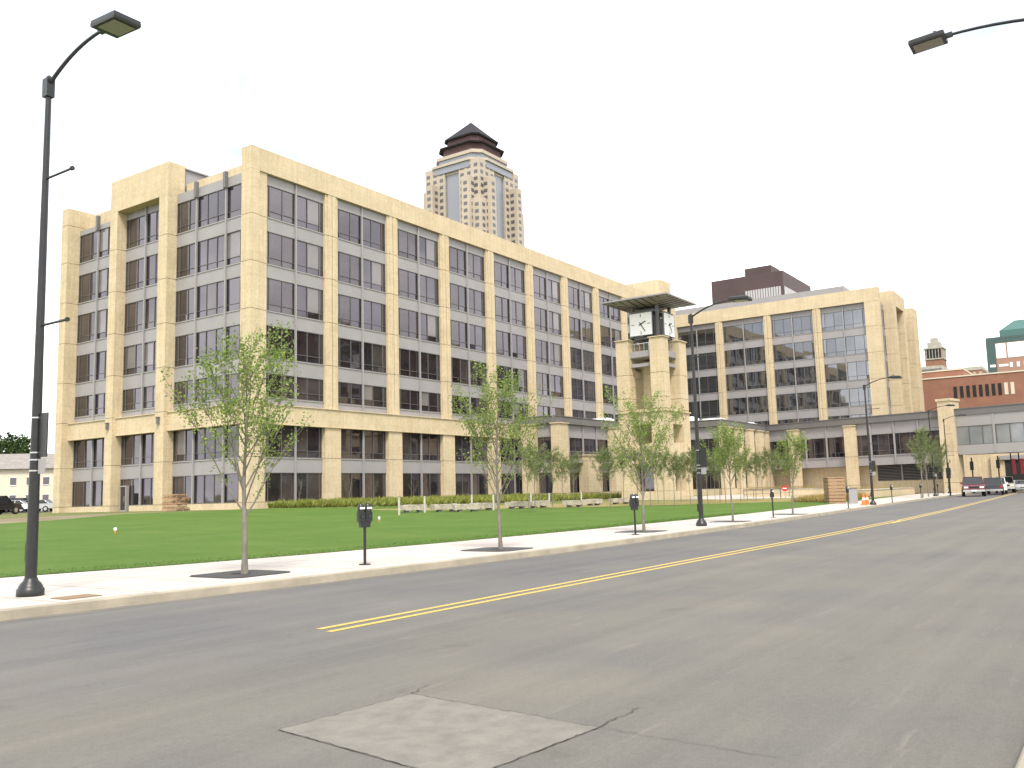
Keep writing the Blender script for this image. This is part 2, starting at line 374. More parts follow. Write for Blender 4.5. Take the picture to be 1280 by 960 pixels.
# straw covered strip between the lawn and the plaza
sheet('mulch_strip', frange(47, 100, 1.5), ramp(lambda x: min(lawn_far(x), lerp([(47, 39.5), (60, 31.5), (75, 24.5), (90, 21.5), (100, 21.4)], x)), lambda x: lerp([(47, 46), (60, 43), (75, 38), (90, 31), (100, 26)], x), 8), lambda x, y: terr(x, y)+.02, M['straw'])
# paved plaza and path
sheet('plaza_path', frange(84, 131, 3), ramp(lambda x: lerp([(84, 33.5), (95, 28.5), (110, 27), (131, 26)], x), lambda x: 38 if x < 90 else 44.3, 4), lambda x, y: terr(x, y)+.028, M['walk'])
tag(bpy.data.objects['plaza_path'], kind='structure')

# grass blades along the near edge and thinly over the lawn
g = MB(); rr = random.Random(3)
for i in range(9000):
    x = rr.uniform(7, 48); yn = inner(x); y = yn + (rr.random()**1.5)*1.1 - .03
    z = terr(x, y)+.01; h = rr.uniform(.012, .034); a = rr.uniform(0, pi); w = .008+.0005*x
    dx, dy = cos(a)*w, sin(a)*w; lx, ly = rr.uniform(-.03, .03), rr.uniform(-.03, .03)
    g.add([(x-dx, y-dy, z), (x+dx, y+dy, z), (x+lx, y+ly, z+h)], [(0,1,2)])
tag(g.build('grass', M['blade']), 'short green lawn grass growing along the sidewalk edge', 'grass', kind='stuff')

# ------------------------------------------------------------------ facade kit (local x right, y inward, z up)
PANE = {}
VR = random.Random(99)
def window_meshes(w, h, edges, rail, kind='glass'):
    var = VR.randint(0, 3)
    key = (round(w, 2), round(h, 2), tuple(round(e, 2) for e in edges), rail, kind, var)
    if key in PANE: return PANE[key]
    r = random.Random(int(w*100)*31+int(h*100)*7+var*1013+len(edges))
    g = MB()
    zs = [0, .62, h] if rail else [0, h]
    for a, b2 in zip(edges, edges[1:]):
        if b2 - a < .01: continue
        dk = r.random()
        for z0, z1 in zip(zs, zs[1:]):
            g.cur = 1 if dk < .25 else (2 if dk > .955 and z0 > .1 else 0)
            t = [r.uniform(-.012, .012) for _ in range(3)]
            g.quad((a, t[0], z0), (b2, t[1], z0), (b2, t[1]+t[2], z1), (a, t[0]+t[2], z1))
    f = MB()
    for i, e in enumerate(edges):
        hw = .035
        x0 = max(0, e-hw); x1 = min(w, e+hw)
        f.box(x0, x1, -.07, .03, 0, h)
    xs = list(edges)
    for a, b2 in zip(xs, xs[1:]):
        f.box(a+.035, b2-.035, -.065, .03, 0, .06); f.box(a+.035, b2-.035, -.065, .03, h-.06, h)
        if rail: f.box(a+.035, b2-.035, -.06, .03, .595, .645)
    go = g.build('glass', [M[kind], M['glass2'] if kind == 'glass' else M[kind], M['glass_blind'] if kind == 'glass' else M[kind]]); fo = f.build('frame', M['frame'])
    gm, fm = go.data, fo.data
    bpy.data.objects.remove(go); bpy.data.objects.remove(fo)
    PANE[key] = (gm, fm); return PANE[key]
def add_window(root, O, rz, x, y, z, w, h, edges, rail=True, kind='glass'):
    gm, fm = window_meshes(w, h, edges, rail, kind)
    c, s = cos(rz), sin(rz)
    o = place('window', gm, root, (O[0]+x*c-y*s, O[1]+x*s+y*c, z), rz)
    place('frame', fm, o)
    return o
def pane_edges(w, secs, pane=1.38):
    """secs: mullion x positions incl 0 and w"""
    e = []
    for a, b2 in zip(secs, secs[1:]):
        n = max(1, int(round((b2-a)/pane))); L_ = b2-a
        m2 = max(1, int(round((L_-.5)/pane)))
        if abs(a) < .01: pts = [0, .5] + [.5+(L_-.5)*i/m2 for i in range(1, m2)]
        elif abs(b2-w) < .01: pts = [(L_-.5)*i/m2 for i in range(m2+1)]
        else: pts = [L_*i/n for i in range(n)]
        e += [a+p for p in pts if p < L_-.02]
    return sorted(set(round(v, 3) for v in e + [w]))
LV = [(1.42, 3.92), (5.25, 8.10), (10.47, 12.55), (13.95, 16.80), (18.10, 21.05), (22.30, 25.25), (26.55, 29.50)]
def bay(root, O, rz, x0, x1, yg, secs, top=30.4, levels=LV, kind='glass', lower=True):
    """curtain wall between two piers; yg = glass plane"""
    w = x1-x0; c = MB(); secs = [0]+list(secs)+[w]
    spans = []
    zz = [levels[0][0]]
    for (a, b2), nx in zip(levels, levels[1:]+[(top, None)]): spans.append((b2, nx[0]))
    for a, b2 in spans:
        if abs(a-8.10) < .01: c.box(x0, x1, yg-.10, yg+.2, 9.75, b2); continue
        c.box(x0, x1, yg-.10, yg+.2, a, b2)
    # spandrel edge trims
    c.cur = 1
    for a, b2 in spans:
        if b2 >= top: continue
        c.box(x0+.01, x1-.01, yg-.16, yg-.10, b2-.09, b2-.01)
    c.cur = 0
    for s_ in secs[1:-1]:
        c.box(x0+s_-.075, x0+s_+.075, yg-.26, yg-.10, levels[0][0], 8.05) if levels[0][0] < 5 else None
        c.box(x0+s_-.075, x0+s_+.075, yg-.26, yg-.10, max(9.82, levels[0][0]), top-.02)
    wl = c.build('curtain_wall', [M['panel'], M['sill']], root, (O[0], O[1], 0), rz)
    for k, (a, b2) in enumerate(levels):
        add_window(root, O, rz, x0, yg, a, w, b2-a, pane_edges(w, secs), rail=(a > 5), kind=kind)
def pier(root, O, rz, x0, x1, y0, y1, z0, z1, joints=(), groove=False, cap=None, name='pier'):
    c = MB(); zs = [z0]+[j for j in joints if z0+.3 < j < z1-.3]+[z1]
    for a, b2 in zip(zs, zs[1:]):
        a2 = a+(.025 if a != z0 else 0); b3 = b2-(.025 if b2 != z1 else 0)
        c.box(x0, x1, y0, y1, a2, b3)
        if groove and a > 9:
            w = x1-x0
            c.box(x0+w*.20, x0+w*.47, y0-.09, y0-.002, a2, b3); c.box(x0+w*.53, x0+w*.80, y0-.09, y0-.002, a2, b3)
    c.cur = 1; c.box(x0+.03, x1-.03, y0+.03, y1-.03, z0+.1, z1-.1); c.cur = 0
    if cap: c.box(x0-.12, x1+.12, y0-.12, y1+.1, z1+.002, z1+cap)
    return c.build(name, [M['stone'], M['joint']], root, (O[0], O[1], 0), rz)
JN = (1.42, 5.25, 9.8, 13.9, 18.0, 22.2, 26.4, 30.4)

# ------------------------------------------------------------------ main office building
B = thing('office_building', 'large seven storey limestone office block with grey panels on the left behind the lawn', 'building', (49.6, 61.05, 0))
def P(bx, loc=None): return bx
root0 = B.location.copy()
class Rel:  # parts placed in world coordinates, parented to a root
    pass
def rel(o, r): o.location = Vector(o.location) - r.location; return o
# long face, origin (0,0) relative to the building root
O = (0, 0); RZ = 0
PX = [8.6*k for k in range(1, 10)]      # left edges of piers
starts = [1.85]; ends = []
pier(B, O, RZ, 0, .95, 0, 1.3, .6, 30.4, JN); pier(B, O, RZ, .95, 1.85, .12, 1.3, .6, 30.4, JN)
for p in PX: ends.append(p+.22); starts.append(p+1.85)
ends.append(86.4)
for p in PX:
    pier(B, O, RZ, p+.05, p+2.05, -.02, 1.0, .6, 8.12, JN)
    pier(B, O, RZ, p+.22, p+1.85, .12, 1.0, 9.82, 30.4, JN, groove=True)
pier(B, O, RZ, 86.4, 88.2, 0, 1.0, .6, 30.4, JN)
for a, b_ in zip(starts, ends):
    bay(B, O, RZ, a, b_, .46, [(b_-a)/2])
c = MB(); c.box(-.0, 88.2, 0, 1.3, 30.42, 32.5)
c.build('parapet', M['stone'], B)
c = MB(); c.box(-.04, 88.2, -.12, .95, 8.13, 9.72); c.box(1.3, 88.2, -.22, .9, 9.722, 9.80); c.box(1.3, 88.2, -.16, .9, 8.06, 8.128)
c.build('stone_belt', M['stone'], B)
c = MB()
for a, b_ in zip(starts, ends): c.box(a-.02, b_, .12, 1.2, .55, 1.40)
c.build('plinth', M['stone'], B)
# end face towards the street corner, seen on the left; local x runs from the far end to the corner
O2 = (0, 28.75); R2 = -pi/2
def mx(x): return x
pier(B, O2, R2, 0, 1.2, -1.0, 1.2, .6, 32.2, JN)
pier(B, O2, R2, 8.4, 9.6, -.7, 1.2, .6, 30.2, JN)
pier(B, O2, R2, 16.45, 17.8, -.7, 1.2, .6, 30.2, JN)

for a, b_, s_ in ((1.2, 8.4, [3.6]), (9.6, 16.45, [3.4]), (17.8, 27.45, [3.1, 7.3])):
    bay(B, O2, R2, a, b_, .4, s_, top=30.4 if a > 1.3 else 30.0)
c = MB()
c.box(8.4, 17.8, -.7, 1.1, 30.21, 33.4)           # raised centre frame

c.build('parapet', M['stone'], B, (O2[0], O2[1], 0), R2)
c = MB(); c.box(1.2, 8.39, .9, 1.6, 30.2, 31.6); c.box(0, 1.2, 1.201, 4, 30.2, 32.2)
c.build('parapet', M['stone'], B, (O2[0], O2[1], 0), R2); c = MB(); c.box(17.81, 27.43, 1.3, 1.9, 30.2, 31.7)
c.build('parapet', M['stone'], B, (O2[0], O2[1], 0), R2)
c = MB()
for a, b_ in ((1.2, 8.4), (9.6, 16.45), (17.8, 27.5)):
    c.box(a, b_-(.05 if b_>27 else 0), -.30, .7, 8.13, 9.72); c.box(a, b_-(.05 if b_>27 else 0), -.40, .7, 9.722, 9.80); c.box(a, b_-(.05 if b_>27 else 0), -.34, .7, 8.06, 8.128)
c.build('stone_belt', M['stone'], B, (O2[0], O2[1], 0), R2)
c = MB()
c.box(1.2, 8.4, -.2, 1, .55, 1.40); c.box(11.9, 16.45, -.2, 1, .55, 1.4); c.box(17.8, 27.45, -.2, 1, .55, 1.4)
c.build('plinth', M['stone'], B, (O2[0], O2[1], 0), R2)
# fin tops on the end face
c = MB()
for x in (3.6+1.2, 17.8+3.1, 17.8+7.3): c.box(x-.16, x+.16, -.05, .29, 29.4, 30.9)
c.build('fin_cap', M['panel_dark'], B, (O2[0], O2[1], 0), R2)
# door on the end face
c = MB(); c.box(10.0, 10.12, -.02, .3, .85, 3.3); c.box(11.0, 11.12, -.02, .3, .85, 3.3); c.box(10.12, 11.0, -.02, .3, 3.18, 3.3); c.box(10.12, 11.0, 0, .3, .85, 1.0); c.cur = 1; c.box(10.12, 11.0, .08, .2, 1.0, 3.18)
c.cur = 2; c.box(9.6, 11.9, .25, .5, .8, 1.42)
dr = c.build('door', [M['sill'], M['glass'], M['frame']], B, (O2[0], O2[1], 0), R2)
c = MB(); c.tube([(10.92, -.08, 1.8), (10.92, -.08, 2.3)], .02, 6); c.build('handle', M['steel'], dr)
# wall lamps on the piers of the end face
for x in (9.0, 17.1):
    c = MB(); c.box(x-.12, x+.12, -.95, -.702, 8.7, 9.3); c.box(x-.17, x+.17, -1.0, -.69, 9.3, 9.36); c.build('wall_lamp', M['panel_dark'], B, (O2[0], O2[1], 0), R2)
# body behind the glass, roof plant
c = MB(); c.box(1.2, 87.6, 1.35, 27.5, .5, 30.6); c.cur = 1; c.box(1.0, 10.0, 28.75, 31.2, .4, 9.0)
c.build('wall', [M['roofdark'], M['stone']], B)
c = MB(); c.box(1.3, 16, 11.2, 19, 30.62, 33.15); c.box(1.1, 16.2, 11.0, 19.2, 33.16, 33.3); c.build('roof_plant', M['panel'], B)
c = MB(); c.box(85.4, 89.8, 1.4, 9, 30.62, 36.4); c.build('stair_tower', M['stone'], B)

# ------------------------------------------------------------------ second office building
S = thing('office_building', 'matching limestone office block farther down the street behind the low grey wing', 'building', (148.4, 31.1, 0))
top2 = 75-31.1
O3 = (0, top2); R3 = -pi/2      # local x: 0 at Y=75, top2 at Y=31.1
def yx(Y): return 75-Y
pr = [(33.33, 31.12), (41.6, 40.3), (49.85, 48.6), (58.5, 57.2), (67.0, 65.7)]
for i, (a, b_) in enumerate(pr): pier(S, O3, R3, yx(a), yx(b_), 0 if i == 0 else .12, 1.2, 0.5, 30.4, JN, groove=(i > 0))
LV2 = LV[1:]
for (a, _), (_, b_) in zip(pr[1:], pr): pass
for i in range(len(pr)-1):
    xa = yx(pr[i+1][1]); xb = yx(pr[i][0])
    bay(S, O3, R3, xa, xb, .6, [(xb-xa)/2], levels=LV2, kind='glass_b')
bay(S, O3, R3, 1.0, yx(67.0), .6, [3.4], levels=LV2, kind='glass_b')
c = MB(); c.box(0, top2, 0, 1.3, 30.42, 32.6); c.build('parapet', M['stone'], S, (O3[0], O3[1], 0), R3)
O4 = (0, 0)
pier(S, O4, 0, 0.02, 1.2, 0.0, 1.2, .5, 30.4, JN); 
pier(S, O4, 0, 4.6, 6.2, -1.3, 1.2, .5, 30.2, JN); pier(S, O4, 0, 11.8, 13.4, -1.3, 1.2, .5, 30.2, JN); pier(S, O4, 0, 20.5, 24.5, -1.2, 1.2, .5, 32.2, JN)
for a, b_ in ((1.2, 4.6), (6.2, 11.8), (13.4, 20.5)): bay(S, O4, 0, a, b_, .4, [(b_-a)/2], levels=LV2, kind='glass_b')
c = MB(); c.box(4.6, 13.4, -1.3, 5, 30.21, 32.6); c.box(1.31, 4.59, .9, 1.6, 30.41, 31.3); c.box(13.41, 20.49, .9, 1.6, 30.41, 31.3); c.build('parapet', M['stone'], S)
c = MB(); c.box(1.3, 24, 1.35, 43.8, .4, 30.6); c.build('wall', M['roofdark'], S)
c = MB(); c.box(5, 20, 6.4, 43, 30.62, 34.6); c.build('roof_plant', M['panel'], S)

# ------------------------------------------------------------------ low grey wing
A = thing('low_wing', 'low two storey grey wing with stone piers between office block and skywalk', 'building', (89.4, 55.2, 0))
ZL = (5.3, 8.1)
def low_wall(root, O, rz, x0, x1, yg, n, ground='glass', parapet=True, inset=0):
    w = x1-x0; c = MB()
    c.box(x0, x1, yg-.1, yg+.3, 8.1, 9.66); c.box(x0, x1, yg-.1, yg+.3, 3.9, 5.3)
    c.box(x0, x1, yg-.2, yg-.1, 5.22, 5.32)
    secs = [w*i/n for i in range(1, n)]
    for s_ in secs: c.box(x0+s_-.1, x0+s_+.1, yg-.25, yg-.1, 5.35, 9.64)
    c.build('curtain_wall', M['panel'], root, (O[0], O[1], 0), rz)
    if parapet:
        c = MB(); c.box(x0-.0, x1+.0, yg-.5, yg+.6, 9.68, 10.5); c.box(x0-.0, x1+.0, yg-.58, yg+.6, 10.502, 10.58); c.build('parapet', M['panel_dark'], root, (O[0], O[1], 0), rz)
    e = pane_edges(w, [0]+secs+[w])
    add_window(root, O, rz, x0, yg, 5.3, w, 2.8, e, True)
    if ground == 'glass':
        add_window(root, O, rz, x0, yg, 1.45, w, 2.45, e, False)
        c = MB(); c.box(x0, x1, yg-.25, yg+.3, .3, 1.43); c.build('plinth', M['stone'], root, (O[0], O[1], 0), rz)
# side of the wing next to the main block (faces the camera)
RW = -pi/2
low_wall(A, (0, 5.8), RW, 0, 5.3, .3, 2)
low_wall(A, (0, 0), 0, .3, 24.2, .9, 7)
for a, b_, z1, y0 in ((-.25, 1.75, 9.55, -.45), (5.9, 9.4, 5.9, -.55), (13.5, 15.2, 9.55, -.3)):
    pier(A, (0, 0), 0, a, b_, y0, .75, .3, z1, (1.42, 5.25), cap=.14)
pier(A, (0, 5.8), RW, 1.0, 2.9, -.5, .25, .3, 9.55, (1.42, 5.25), cap=.14)
# balcony rail on the front
c = MB()
for x in frange(1.8, 13.4, .32): c.box(x-.02, x+.02, .1, .14, 5.35, 6.35)
c.box(1.76, 13.44, .08, .16, 6.35, 6.42); c.box(1.76, 13.44, .08, .16, 5.34, 5.4)
c.build('railing', M['steel'], A)
c = MB(); c.box(1.76, 13.44, .05, .79, 5.05, 5.3); c.build('balcony_deck', M['panel'], A)
# return wall and second front
low_wall(A, (23.9, -.0), RW, .5, 10.6, .3, 3)
low_wall(A, (23.9, -10.7), 0, .3, 18.0, .5, 5)
for x in (0, 1.9, 6.1, 10.3, 14.4, 18.4)[1:]:
    pier(A, (23.9, -10.7), 0, x-.9 if x > 2 else -.25, x+1.0, -.35, .35, .3, 9.5, (1.42, 5.25), cap=.14)
c = MB(); c.box(.7, 48, 1.3, 5.7, .3, 9.9); c.box(24.3, 48, -10.0, 1.3, .3, 9.9); c.build('wall', M['roofdark'], A)
for (X, Y, w) in ((16.5, 2.2, 3.6), (24.8, -6.5, 2.8), (30.5, -8.2, 3.2), (43, -8.2, 3.6)):
    c = MB(); c.box(X, X+1.8, Y, Y+w, 9.92, 11.15); c.box(X+.2, X+1.6, Y+.3, Y+w-.3, 11.15, 11.3); c.build('roof_unit', M['white'], A)

# ------------------------------------------------------------------ skywalk
ax, ay, bx_, by_ = 131.0, 44.7, 120.2, 3.0
ang = atan2(by_-ay, bx_-ax)
K = thing('skywalk', 'long grey skywalk wing that bridges the street on the right', 'skywalk', (ax, ay, 0), ang)
Lk = math.hypot(bx_-ax, by_-ay)
def sx_at(px):   # local x of a photo column on the skywalk face
    d = ray(px, 560); nx, ny = -sin(ang), cos(ang)
    t = (ax*nx+ay*ny)/(d.x*nx+d.y*ny); p = d*t
    return (p.x-ax)*cos(ang)+(p.y-ay)*sin(ang)
xs1 = [sx_at(v) for v in (990, 1000, 1060, 1071, 1181, 1197)]
secA = [(0, xs1[0]), (xs1[1], xs1[2]), (xs1[3], xs1[4])]
c = MB()
c.box(0, xs1[4], .2, 4.5, 8.1, 9.66); c.box(0, xs1[4], .2, 4.5, 4.0, 5.3); c.box(0, xs1[4], .1, .2, 5.2, 5.32)
for s_ in frange(0, xs1[4], 3.3)[1:-1]: c.box(s_-.1, s_+.1, .04, .2, 4.05, 9.64)
c.build('curtain_wall', M['panel'], K)
c = MB(); c.box(-.2, Lk+16, -.15, 4.7, 9.68, 10.5); c.box(-.2, Lk+16, -.22, 4.75, 10.502, 10.6); c.build('parapet', M['panel_dark'] , K)
for (a, b_) in secA:
    n = max(1, round((b_-a)/3.3)); add_window(K, (0, 0), 0, a, .35, 5.3, b_-a, 2.8, pane_edges(b_-a, [(b_-a)*i/n for i in range(n+1)]), True)
for a, b_, z1 in ((xs1[0], xs1[1], 9.4), (xs1[2], xs1[3], 9.4)): pier(K, (0, 0), 0, a, b_, -.9, .19, .2, z1, (1.42, 5.25), cap=.14)
pier(K, (0, 0), 0, xs1[4], xs1[5], -1.2, 1.4, .1, 11.6, (1.42, 5.25), cap=.3)
c = MB(); c.box(0, xs1[4], 2.0, 4.4, .2, 3.98)
c.build('wall', M['stone'], K)
gx0 = sx_at(1086)
c = MB(); c.box(gx0, xs1[4]-.3, 1.94, 1.99, 1.9, 3.95); c.cur = 1
for z in frange(2.0, 3.8, .2): c.box(gx0, xs1[4]-.3, 1.88, 1.93, z, z+.035)
for x in (gx0+3.4, gx0+6.6): c.box(x-.08, x+.08, 1.84, 1.93, 1.9, 3.95)
c.build('grille', [M['shadow'], M['panel']], K)
# the bridge over the street
b0 = xs1[5]; b1 = Lk+16
c = MB(); c.box(b0, b1, -.05, .1, 5.0, 6.0); c.box(b0, b1, 3.9, 4.05, 5.0, 6.0); c.box(b0, b1, -.05, 4.05, 4.85, 5.0)
c.box(b0, b1, -.05, .1, 8.35, 9.66); c.box(b0, b1, 3.9, 4.05, 8.35, 9.66)
for s_ in frange(b0, b1, 4.7): c.box(s_-.12, s_+.12, -.12, .12, 5.0, 9.66); c.box(s_-.12, s_+.12, 3.88, 4.12, 5.0, 9.66)
c.build('bridge_frame', M['sill'], K)
n = int((b1-b0)/1.57); e = frange(0, b1-b0, 1.57)
w1 = add_window(K, (0, 0), 0, b0, .02, 6.0, b1-b0, 2.35, e, False, 'glass_pale'); add_window(K, (0, 0), 0, b0, 4.0, 6.0, b1-b0, 2.35, e, False, 'glass_pale')
c = MB(); c.box(b1-1.6, b1, -.8, 4.6, 0.1, 4.84); c.build('pier', M['stone'], K)

# ------------------------------------------------------------------ clock tower
T = thing('clock_tower', 'square limestone clock tower with four piers and flat canopy roof', 'clock tower', (83.56, 38.63, 0))
W = 5.9; D_ = 5.4
def ring_faces(): pass
# lower solid body with openings: four corner masses plus lintels
c = MB(); zb = .2
p1 = 1.65
for (x0, x1, y0, y1) in ((0, p1, 0, p1), (W-p1, W, 0, p1), (0, p1, D_-p1, D_), (W-p1, W, D_-p1, D_)):
    for z0, z1 in ((zb, 1.4), (1.425, 5.24), (5.265, 9.48)): c.box(x0, x1, y0, y1, z0, z1)
for z0, z1 in ((zb, 1.4), (4.0, 6.3), (8.25, 9.48)):
    c.box(p1, W-p1, .12, 1.0, z0, z1); c.box(p1, W-p1, D_-1, D_-.12, z0, z1); c.box(.12, 1.0, p1, D_-p1, z0, z1); c.box(W-1, W-.12, p1, D_-p1, z0, z1)
c.box(-.14, W+.14, -.14, D_+.14, 9.5, 9.64); c.box(0.05, W-.05, .05, D_-.05, 9.64, 9.8)
c.box(p1-.4, W-p1+.4, p1-.4, D_-p1+.4, 9.3, 9.49)
c.build('base', M['stone'], T)
for bxs in ((1.1, 1.2, p1, D_-p1), (p1, W-p1, 1.1, 1.2), (4.6, 4.7, p1, D_-p1), (p1, W-p1, 4.1, 4.2)):
    c = MB(); c.box(*bxs, 1.4, 4.0); c.build('window', M['glass'], T)
# four free standing piers
for (x0, x1, y0, y1) in ((0, 1.35, 0, 1.5), (W-1.9, W-.05, 0.0, 1.5), (0, 1.3, D_-1.5, D_), (W-1.9, W-.05, D_-1.5, D_)):
    pier(T, (0, 0), 0, x0, x1, y0, y1, 9.82, 17.15, (11.0, 13.5), cap=.1, name='pier')
# inner stone core wall
c = MB(); c.box(2.1, 3.4, 2.0, 3.4, 9.82, 15.0); c.build('wall', M['stone'], T)
# platforms
c = MB(); c.box(.35, W-.4, .35, D_-.35, 15.3, 15.95); c.box(.5, W-.55, .5, D_-.5, 15.2, 15.3); c.box(.45, W-.5, .45, .75, 14.3, 14.65); c.box(.45, .75, .45, D_-.45, 14.3, 14.65); c.box(W-.8, W-.5, .45, D_-.45, 14.3, 14.65); c.box(.45, W-.5, D_-.75, D_-.45, 14.3, 14.65)
c.build('platform', M['panel'], T)
c = MB()
for y in frange(.8, D_-.8, .55): c.box(.68, .72, y-.02, y+.02, 15.95, 16.75)
for x in frange(.8, W-.8, .55): c.box(x-.02, x+.02, .68, .72, 15.95, 16.75)
c.box(.66, .74, .7, D_-.7, 16.75, 16.81); c.box(.66, W-.7, .66, .74, 16.75, 16.81)
c.build('railing', M['steel'], T)
# clock box
q0, q1, r0, r1 = 1.25, 4.6, .95, 4.15
c = MB(); c.box(q0, q1, r0, r1, 17.3, 17.55)
for (x, y) in ((q0, r0), (q1-.3, r0), (q0, r1-.3), (q1-.3, r1-.3)): c.box(x, x+.3, y, y+.3, 16.4, 21.0)
c.box(q0+.05, q1-.05, r0+.05, r1-.05, 20.05, 20.35); c.box(q0+.9, q1-.9, r0+.9, r1-.9, 16, 20.9)
c.build('clock_frame', M['frame_mid'], T)
def clock_face(loc, rz, w, h):
    f = MB(); f.box(-w/2, w/2, -.06, .06, 0, h)
    o = f.build('clock_face', M['white'], T, loc, rz)
    f = MB(); f.box(-w/2-.04, -w/2, -.075, .08, -.04, h+.04); f.box(w/2, w/2+.04, -.075, .08, -.04, h+.04); f.box(-w/2, w/2, -.075, .08, -.04, 0); f.box(-w/2, w/2, -.075, .08, h, h+.04)
    f.build('rim', M['frame_mid'], o)
    f = MB()
    for a in (0, 90, 180, 270):
        f.M = Matrix.Translation((0, 0, h/2)) @ Matrix.Rotation(radians(a), 4, 'Y'); f.box(-.03, .03, -.085, -.062, h/2-.42, h/2-.08)
    f.build('hour_mark', M['black'], o)
    for nm, a, l, w_ in (('hour_hand', 64, .62, .11), ('minute_hand', 148, .95, .075)):
        f = MB(); f.M = Matrix.Translation((0, 0, h/2)) @ Matrix.Rotation(radians(a), 4, 'Y'); y = -.10 if nm == 'hour_hand' else -.125
        f.box(-w_/2, w_/2, y-.02, y, -.22, l); f.build(nm, M['black'], o)
    f = MB(); f.cyl((0, -.13, h/2), .09, .07, 12, 'y'); f.build('hub', M['black'], o)
hh = 2.35
clock_face((.62, 2.62, 17.62), -pi/2, 2.55, hh); clock_face((3.15, .62, 17.62), 0, 2.55, hh)
clock_face((5.15, 2.62, 17.62), pi/2, 2.55, hh); clock_face((3.15, 4.5, 17.62), pi, 2.55, hh)
c = MB()
for y in (1.3, 3.9): c.box(.7, 5.1, y-.05, y+.05, 20.0, 20.1); c.box(.7, 5.1, y-.05, y+.05, 17.35, 17.45)
for x in (1.85, 4.4): c.box(x-.05, x+.05, .7, 4.4, 20.1, 20.2); c.box(x-.05, x+.05, .7, 4.4, 17.45, 17.52)
c.build('bracket', M['dark_metal'], T)
# canopy, slightly folded up at its edges, with joists
cx0, cx1, cy0, cy1 = -1.6, 5.9, -1.45, 6.1; cmx, cmy = (cx0+cx1)/2, (cy0+cy1)/2
c = MB()
zt, zc = 21.25, 20.75
ring = [(cx0, cy0), (cx1, cy0), (cx1, cy1), (cx0, cy1)]
c.add([(x, y, zt) for x, y in ring]+[(cmx, cmy, zc+.15)]+[(x, y, zt-.14) for x, y in ring]+[(cmx, cmy, zc)],
      [(0,1,4),(1,2,4),(2,3,4),(3,0,4),(6,5,9),(7,6,9),(8,7,9),(5,8,9),(0,5,6,1),(1,6,7,2),(2,7,8,3),(3,8,5,0)])
cn = c.build('canopy', M['panel'], T)
c = MB()
for k in range(9):
    t = (k+.5)/9; x = cx0+(cx1-cx0)*t; y = cy0+(cy1-cy0)*t
    e = abs(t-.5)*2; za = zt-.17; zb2 = zc-.04+(zt-zc)*e*.96
    for (p, q) in (((x, cy0+.1, za), (x, cmy+(cy0-cmy)*e, zb2)), ((x, cy1-.1, za), (x, cmy+(cy1-cmy)*e, zb2))):
        if abs(p[1]-q[1]) > .3: c.tube([p, q], .05, 4)
    for (p, q) in (((cx0+.1, y, za), (cmx+(cx0-cmx)*e, y, zb2)), ((cx1-.1, y, za), (cmx+(cx1-cmx)*e, y, zb2))):
        if abs(p[0]-q[0]) > .3: c.tube([p, q], .05, 4)
c.build('joist', M['dark_metal'], cn)
# ------------------------------------------------------------------ low planter walls, railing, plaza items
def planter(label, x0, x1, y0, y1, h, rz=0):
    z = terr(x0, y0)-.1
    o = thing('planter_wall', label, 'planter', (x0, y0, z), rz, 'low stone planter walls by the plaza')
    c = MB(); w, d = x1-x0, y1-y0
    c.box(0, w, 0, .3, 0, h); c.box(0, w, d-.3, d, 0, h); c.box(0, .3, .3, d-.3, 0, h); c.box(w-.3, w, .3, d-.3, 0, h); c.build('wall', M['stone'], o)
    c = MB(); c.box(-.06, w+.06, -.06, d+.06, h+.002, h+.05); c.build('coping', M['concrete'], o)
    c = MB(); r = random.Random(int(x0*7))
    for i in range(900):
        px, py = r.uniform(.2, w-.2), r.uniform(.2, d-.2); a = r.uniform(0, 6.3); l = r.uniform(.25, .6); sp = r.uniform(0, .25)
        c.add([(px-.02, py, h+.04), (px+.02, py, h+.04), (px+cos(a)*sp, py+sin(a)*sp, h+l)], [(0,1,2)])
    tag(c.build('planting', M['drygrass'], o), kind='stuff')
planter('long low limestone planter with dry grass below the skywalk grille', 93, 118, 22.3, 25.6, .85)
planter('low limestone planter wall between the red sign and the skywalk pier', 100, 104, 29, 37, 1.0)
# ------------------------------------------------------------------ ornamental grass bank in front of the long face
g = MB(); rr = random.Random(11)
for i in range(2600):
    x = rr.uniform(51, 94); y0, y1 = lerp([(51, 57.5), (56, 52.0), (60, 50), (70, 49), (94, 48)], x), 60.4
    y = rr.uniform(y0, y1)
    if x > 88 and y > 54: continue
    z = terr(x, y)-.02; n = 9; hh_ = rr.uniform(.35, .85)
    for k in range(n):
        a = rr.uniform(0, 6.28); l = hh_*rr.uniform(.6, 1.1); sp = rr.uniform(.08, .4); w = .035
        dx, dy = -sin(a)*w, cos(a)*w
        g.add([(x-dx, y-dy, z), (x+dx, y+dy, z), (x+cos(a)*sp*.5+dx*.6, y+sin(a)*sp*.5+dy*.6, z+l*.7), (x+cos(a)*sp, y+sin(a)*sp, z+l*.95)], [(0,1,2,3)])
tag(g.build('ornamental_grass', M['grassy']), 'bank of yellow green ornamental grass along the foot of the office block', 'grass', kind='stuff')
g = MB()
for i in range(900):
    x = rr.uniform(74, 93); y = rr.uniform(20.6, 23.5)+ (x-74)*.05
    z = terr(x, y)-.02
    for k in range(7):
        a = rr.uniform(0, 6.28); l = rr.uniform(.3, .7); sp = rr.uniform(.05, .3); w = .03
        g.add([(x-sin(a)*w, y+cos(a)*w, z), (x+sin(a)*w, y-cos(a)*w, z), (x+cos(a)*sp, y+sin(a)*sp, z+l)], [(0,1,2)])
tag(g.build('ornamental_grass', M['drygrass']), 'strip of straw yellow ornamental grass beside the far sidewalk', 'grass', kind='stuff')

